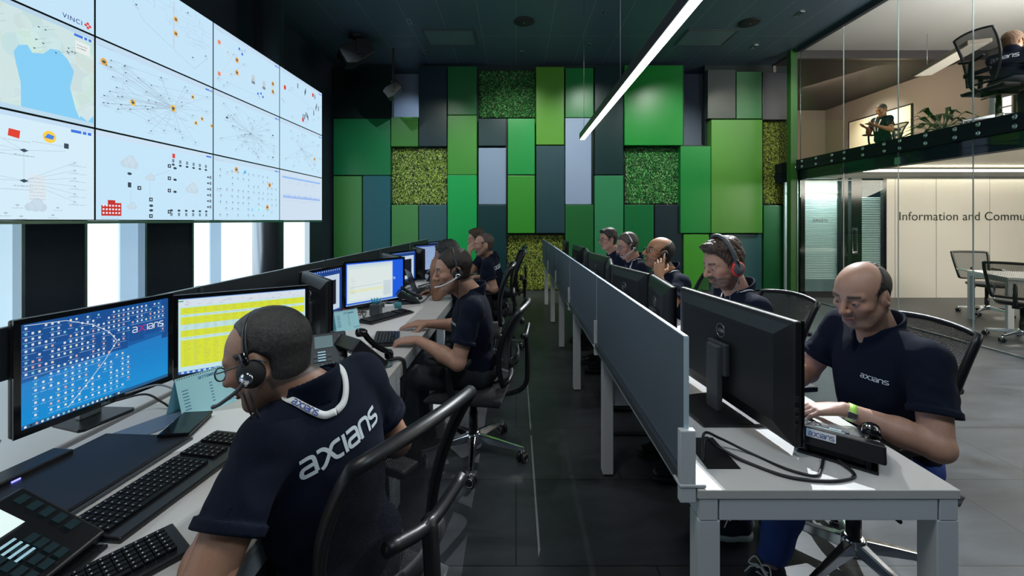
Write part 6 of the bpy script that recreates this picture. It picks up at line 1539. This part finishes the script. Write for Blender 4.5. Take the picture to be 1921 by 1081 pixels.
# --- man in the foreground, seen from behind, leaning on his elbow
m1 = person('seated man in the foreground seen from behind, grey short hair, glasses, headset, navy polo', (-.45, 1.12, .565), (-.513, 1.05, 1.058), (-.60, 1.02, 1.148), 182, 18, 4, syaw=152, body_yaw=165,
            arms=dict(L=dict(lift=(.03, .04, .01), e=(-.62, .80, .74), w=(-.70, 1.01, .80), d=(-.2, .9, .1), n=(0, 0, -1), c=(.6, .6, .6, .6, .4)), R=dict(lift=(-.02, 0, -.01), e=(-.32, 1.35, .70), w=(-.62, 1.42, .775), d=(-1, .1, 0), n=DN)),
            vox=.0034, skin='mid', hair=('receding', .0055, .0004, 260, 'grey', None), stub=.5, brow=.9, bulk=1.08, glasses='dark', sleeve=.62, hsc=.95)
add_headset(m1, mic_side=1, mic_col='grey_plastic', bandx=-.004)
# big wordmark across the shoulders
c = m1; shirt_logo(c, c['Nk'] - c['up'] * .142 + c['sl'] * .112, -c['sl'], c['up'], c['sf'], .0435, .20)
neck_strap(m1, .017, text=(.045, .0125, True))
# --- balding man on the right
r1 = person('balding man in navy polo typing at the right desk end, bright watch strap', (1.52, 1.72, .565), (1.44, 1.66, 1.055), (1.335, 1.62, 1.195), 196, 17, -2, syaw=184, body_yaw=185,
            arms=dict(L=dict(e=(1.42, 1.38, .72), w=(1.185, 1.53, .795), d=(-1, .22, -.12), n=(0, 0, -1), c=(.45, .45, .5, .5, .3)), R=dict(e=(1.36, 1.98, .74), w=(1.13, 1.80, .785), d=(-1, -.2, -.08), n=DN, c=(.5, .5, .5, .5, .3))),
            vox=.0034, skin='light', hair=('bald', .0032, .0004, 260, 'dark', None), stub=.42, brow=.9, bulk=1.12, vneck=.075, trouser='jeans', shoes='sneaker', sleeve=.66,
            legs=dict(L=dict(k=(1.09, 1.62, .52), a=(1.00, 1.66, .115), sd=(-.8, -.35, -.25)), R=dict(k=(1.08, 1.86, .54), a=(1.03, 1.95, .10), sd=(-1, .08, 0))))
c = r1; shirt_logo(c, c['Nk'] - c['up'] * .155 + c['sl'] * .045, c['sl'], c['up'], -c['sf'], .0158, .17)
# watch
S, Eb, W = r1['J']['L']; fo = nrm(W - Eb); wc = W - fo * .028
ring = MB(); u1 = nrm(np.cross(fo, V3(0, 0, 1))); u2 = np.cross(u1, fo)
for k in range(28):
    pass
pts = [wc + (u1 * math.cos(a) * .0315 + u2 * math.sin(a) * .0275) for a in np.linspace(0, 2 * PI, 28, endpoint=False)]
wt = MB(); V_ = []
for p in pts: V_ += [p - fo * .011, p + fo * .011]
wt.add(V_, [(2 * i, 2 * i + 1, (2 * i + 3) % 56, (2 * i + 2) % 56) for i in range(28)], None, True)
o = wt.build('watch', mat('lime_strap', (.55, .95, .15), .4), r1['o']); mm_ = o.modifiers.new('Solid', 'SOLIDIFY'); mm_.thickness = .003; mm_.offset = 1
Mw = Matrix((tuple(fo), tuple(u1), tuple(u2))).transposed().to_4x4(); b = MB(); b.box(wc - u2 * 0 - u1 * .034, (.03, .010, .026), M=Mw); b.build('watch_case', M['chrome'], o, bevel=.003)
rg_ = MB(); hd = nrm(V3(1, 0, 0))
# --- headphones man
r2 = person('bearded man with tousled hair wearing red-rimmed headphones and white lanyard', (1.42, 2.52, .565), (1.30, 2.44, 1.075), (1.185, 2.40, 1.235), 190, 16, 0, syaw=182, body_yaw=182,
            arms=dict(L=dict(e=(1.32, 2.16, .74), w=(1.12, 2.36, .79), d=(-1, .1, -.1), n=DN), R=dict(e=(1.26, 2.72, .74), w=(1.10, 2.58, .79), d=(-1, -.1, -.1), n=DN)),
            vox=.0045, skin='light', hair=('short', .011, .0034, 100, 'brown', 'wavy'), stub=.92, brow=.9, bulk=1.05, hsc=1.08, sleeve=.66)
h = add_headset(r2, mic=0, pads=2, col='grey_plastic', bandx=-.004, grow=.030, br=.011)
T = r2['T']; M3 = Matrix(r2['R'].tolist()).to_4x4() @ Matrix.Rotation(-PI / 2, 4, 'X')
for sy in (-1, 1):
    k = MB(); Mh = Matrix(r2['R'].tolist()).to_4x4() @ Matrix.Rotation(-sy * PI / 2, 4, 'X'); k.lathe([(.030, 0), (.040, .002), (.041, .010), (.033, .014)], T((-.004, .094 * sy, -.02)), 28, Mh)
    k.build('red_rim', mat('red_plastic', (.75, .04, .03), .35), h)
for sy in (-1, 1):
    k = MB(); Mh = Matrix(r2['R'].tolist()).to_4x4() @ Matrix.Rotation(-sy * PI / 2, 4, 'X'); k.lathe([(.031, 0), (.032, .012), (.028, .016), (.0, .017)], T((-.004, .100 * sy, -.02)), 28, Mh)
    k.build('ear_cup', M['grey_plastic'], h)
neck_strap(r2, .020)
k = MB(); k.tube(spline([T((.0, .10, -.055)), T((.02, .09, -.10)), T((.045, .05, -.16)), T((.04, .03, -.26))], 5), .0018, 6); k.build('headphone_wire', M['cable_grey'], h)
# --- bald man on phone
r3 = person('bald man with black glasses talking on a phone held to his ear', (1.36, 3.42, .565), (1.225, 3.34, 1.075), (1.125, 3.30, 1.225), 186, -14, 0, syaw=186, body_yaw=182,
            arms=dict(L=dict(e=(1.10, 3.02, .80), w=(1.055, 3.10, 1.075), d=(.15, .40, 1), n=(.35, .9, -.25), c=(.25, .9, 1.0, 1.0, .5)), R=dict(e=(1.2, 3.65, .74), w=(1.05, 3.5, .79), d=(-1, -.1, -.1), n=DN)),
            vox=.005, skin='warm', hair=('bald', .0025, .0003, 260, 'black', None), stub=.55, brow=1, hsc=1.05, glasses='black', bulk=1.05)
neck_strap(r3, .020)
T = r3['T']; pa, pb = T((-.012, .100, .012)), T((.055, .098, -.085))
ph = MB(); ph.tube(spline([Vector(pa), Vector(pa * .6 + pb * .4) + Vector((0, 0, 0)), Vector(pb)], 5), .021, 12, flat=.55, up=tuple(r3['R'][:, 1]))
o = ph.build('cordless_handset', M['black_gloss']); o.matrix_world = r3['o'].matrix_basis; o.location = r3['o'].location; o.rotation_euler = r3['o'].rotation_euler; tag(o, 'black cordless handset at the ear of the bald man', 'telephone')
# --- thin headset man
r4 = person('fair-haired man with glasses, thin headset and white lanyard in the right row', (1.32, 4.22, .565), (1.18, 4.16, 1.09), (1.095, 4.12, 1.235), 192, 16, 0, syaw=184, body_yaw=182,
            arms=dict(L=dict(e=(1.2, 3.9, .76), w=(1.02, 4.06, .79), d=(-1, .1, -.1), n=DN), R=dict(e=(1.18, 4.45, .76), w=(1.0, 4.3, .79), d=(-1, -.1, -.1), n=DN)),
            vox=.006, skin='light', hair=('short', .0055, .001, 180, 'ash', None), stub=.12, hsc=1.05, glasses='dark')
add_headset(r4, mic_col='steel', col='steel', pads=2); neck_strap(r4, .02)
# --- young man with glasses
r5 = person('young dark-haired man with glasses, farthest in the right row', (1.30, 4.95, .565), (1.155, 4.88, 1.115), (1.06, 4.84, 1.265), 196, 6, 0, syaw=186, body_yaw=182,
            arms=dict(L=dict(e=(1.2, 4.66, .76), w=(1.02, 4.80, .79), d=(-1, .1, -.1), n=DN), R=dict(e=(1.18, 5.15, .76), w=(1.0, 5.02, .79), d=(-1, -.1, -.1), n=DN)),
            vox=.006, skin='light', hair=('short', .012, .0022, 120, 'dark', 'quiff'), glasses='dark', hsc=.98)
# --- typing man, left row
m2 = person('man in navy polo with headset and microphone typing at the left desks', (-.245, 2.66, .565), (-.265, 2.585, 1.045), (-.375, 2.515, 1.185), 196, 10, 0, syaw=184, body_yaw=181,
            arms=dict(L=dict(e=(-.24, 2.34, .70), w=(-.575, 2.45, .785), d=(-1, .22, -.10), n=(0.05, .12, -1), c=(.42, .42, .5, .55, .35), hs=1.05), R=dict(e=(-.28, 2.93, .72), w=(-.60, 2.83, .785), d=(-1, .1, -.02), n=(0, .3, -1), c=(.25, .3, .4, .5, .3))),
            vox=.0038, skin='light', hair=('short', .0065, .0006, 200, 'dark', None), stub=.35, brow=1, hsc=1.04, bulk=1.1, sleeve=.66, arm_scale=1.08,
            legs=dict(L=dict(k=(-.66, 2.50, .54), a=(-.62, 2.50, .11)), R=dict(k=(-.66, 2.80, .54), a=(-.60, 2.82, .11))))
add_headset(m2, mic_col='white_plastic', bandx=-.01, grow=.006)
c = m2; shirt_logo(c, c['Nk'] - c['up'] * .17 + c['sl'] * .05, c['sl'], c['up'], -c['sf'], .014, .18)
k = MB(); T = m2['T']; k.tube(spline([T((-.005, .10, -.05)), T((0.01, .10, -.11)), T((.015, .085, -.17)), T((.05, .085, -.30))], 5), .002, 6); k.build('headset_wire', M['cable'], m2['o'])
k = MB(); T = m1['T']
for dx in (0, .014): k.tube(spline([T((dx, .105, -.05)), T((-.004 + dx, .105, -.10)), T((-.010 + dx, .10, -.14)), T((-.012 + dx, .10, -.165))], 5), .0022, 6)
k.build('headset_wire', M['cable'], m1['o'])
# --- dark-haired person with hand on brow
m3 = person('person with thick dark hair and glasses, hand on brow, elbow on the left desks', (-.42, 4.08, .565), (-.56, 4.02, 1.02), (-.665, 3.98, 1.145), 186, 14, 0, syaw=188, body_yaw=182,
            arms=dict(L=dict(e=(-.82, 3.92, .60), w=(-.765, 3.86, 1.03), d=(.32, .28, 1), n=(.3, .9, 0), c=(.1, .35, .7, .9, .4)), R=dict(e=(-.6, 4.35, .7), w=(-.80, 4.2, .79), d=(-1, -.2, -.1), n=DN)),
            vox=.0055, skin='tan', hair=('short', .020, .0030, 90, 'black', 'bun'), glasses='black', hsc=1.02, sleeve=.5)
# --- bearded man
m4 = person('man with shaved head and light beard in navy polo, far left row', (-.23, 4.90, .565), (-.30, 4.84, 1.06), (-.365, 4.78, 1.205), 190, 3, 0, syaw=172, body_yaw=178,
            arms=dict(L=dict(e=(-.22, 4.62, .74), w=(-.45, 4.78, .78), d=(-1, .2, 0), n=DN), R=dict(e=(-.2, 5.2, .72), w=(-.5, 5.1, .79), d=(-1, 0, -.1), n=DN)),
            vox=.0055, skin='light', hair=('receding', .0025, .0004, 260, 'ash', None), stub=.6, hsc=1.08, bulk=1.08)
c = m4; shirt_logo(c, c['Nk'] - c['up'] * .13 + c['sl'] * .16, -c['sl'], c['up'], c['sf'], .040, .2)
m5 = person('curly-haired person resting chin on hand behind the bearded man', (-.32, 5.62, .565), (-.44, 5.55, 1.10), (-.52, 5.48, 1.245), 192, 10, 0, syaw=186, body_yaw=182,
            arms=dict(L=dict(e=(-.66, 5.32, .80), w=(-.60, 5.36, 1.08), d=(.15, .3, 1), n=(.5, .7, .2), c=(.9, .9, .9, .9, .5)), R=dict(e=(-.5, 5.85, .74), w=(-.7, 5.7, .79), d=(-1, -.2, -.1), n=DN)),
            vox=.006, skin='light', hair=('short', .014, .0036, 110, 'brown', 'quiff'), hsc=1.0)
# --- upstairs
UF = 2.64
u1_ = person('grey-haired man upstairs looking down at his phone, before the whiteboard', (7.62, 8.72, UF + .50), (7.56, 8.68, UF + .98), (7.50, 8.62, UF + 1.11), 188, 24, 0, syaw=186, body_yaw=186,
            arms=dict(L=dict(e=(7.62, 8.40, UF + .62), w=(7.30, 8.50, UF + .76), d=(-1, .1, .25), n=(.3, .5, 1), c=(.8, .8, .8, .8, .5)), R=dict(e=(7.5, 8.95, UF + .62), w=(7.30, 8.72, UF + .76), d=(-1, -.1, .3), n=(.3, -.3, 1), c=(.4, .4, .4, .4, .4))),
            vox=.007, skin='warm', hair=('short', .005, .001, 170, 'grey', None), shirt='navy_plain', legs_on=False)
lanyard_ok = neck_strap(u1_, .022)
o = MB().box((0, 0, 0), (.15, .07, .009), M=Matrix.Rotation(R_(14), 4, 'Y')).build('mobile_phone', M['black_gloss'], loc=(7.20, 8.56, UF + .80), bevel=.003); tag(o, 'mobile phone in the hands of the man upstairs', 'mobile phone')
u2_ = person('brown-haired person upstairs seen from behind, leaning forward in a navy shirt', (5.88, 5.02, UF + .50), (5.95, 5.04, UF + .87), (6.0, 5.08, UF + .99), 14, 16, 0, syaw=18, body_yaw=12,
            arms=dict(L=dict(e=(6.0, 5.3, UF + .62), w=(6.3, 5.2, UF + .76), d=(1, .1, 0), n=DN), R=dict(e=(6.1, 4.65, UF + .62), w=(6.3, 4.85, UF + .76), d=(1, .1, 0), n=DN)),
            vox=.006, skin='warm', hair=('short', .016, .0016, 120, 'ginger', 'quiff'),
            legs=dict(L=dict(k=(6.3, 5.2, UF + .5), a=(6.3, 5.2, UF + .1)), R=dict(k=(6.3, 4.9, UF + .5), a=(6.3, 4.9, UF + .1))))
u2_['o'].location.z = 0
c = u2_; shirt_logo(c, c['Nk'] - c['up'] * .12 + c['sl'] * .15, -c['sl'], c['up'], c['sf'], .048, .2)
task_chair((5.86, 5.10, UF + .0), R_(0), 'black chair upstairs of the person seen from behind, against the glass', 1.05)
task_chair((7.66, 8.74, UF + .0), R_(186), 'black chair upstairs under the grey-haired man', .6)
o = MB().b2((-.35, -.5, .70), (.35, .5, .73)).b2((-.33, -.48, 0), (-.28, -.43, .70)).b2((.28, -.48, 0), (.33, -.43, .70)).b2((-.33, .43, 0), (-.28, .48, .70)).b2((.28, .43, 0), (.33, .48, .70)).build('office_desk', M['white_plastic'], loc=(6.62, 5.1, UF), rz=R_(12)); tag(o, 'white desk upstairs before the brown-haired person', 'desk')
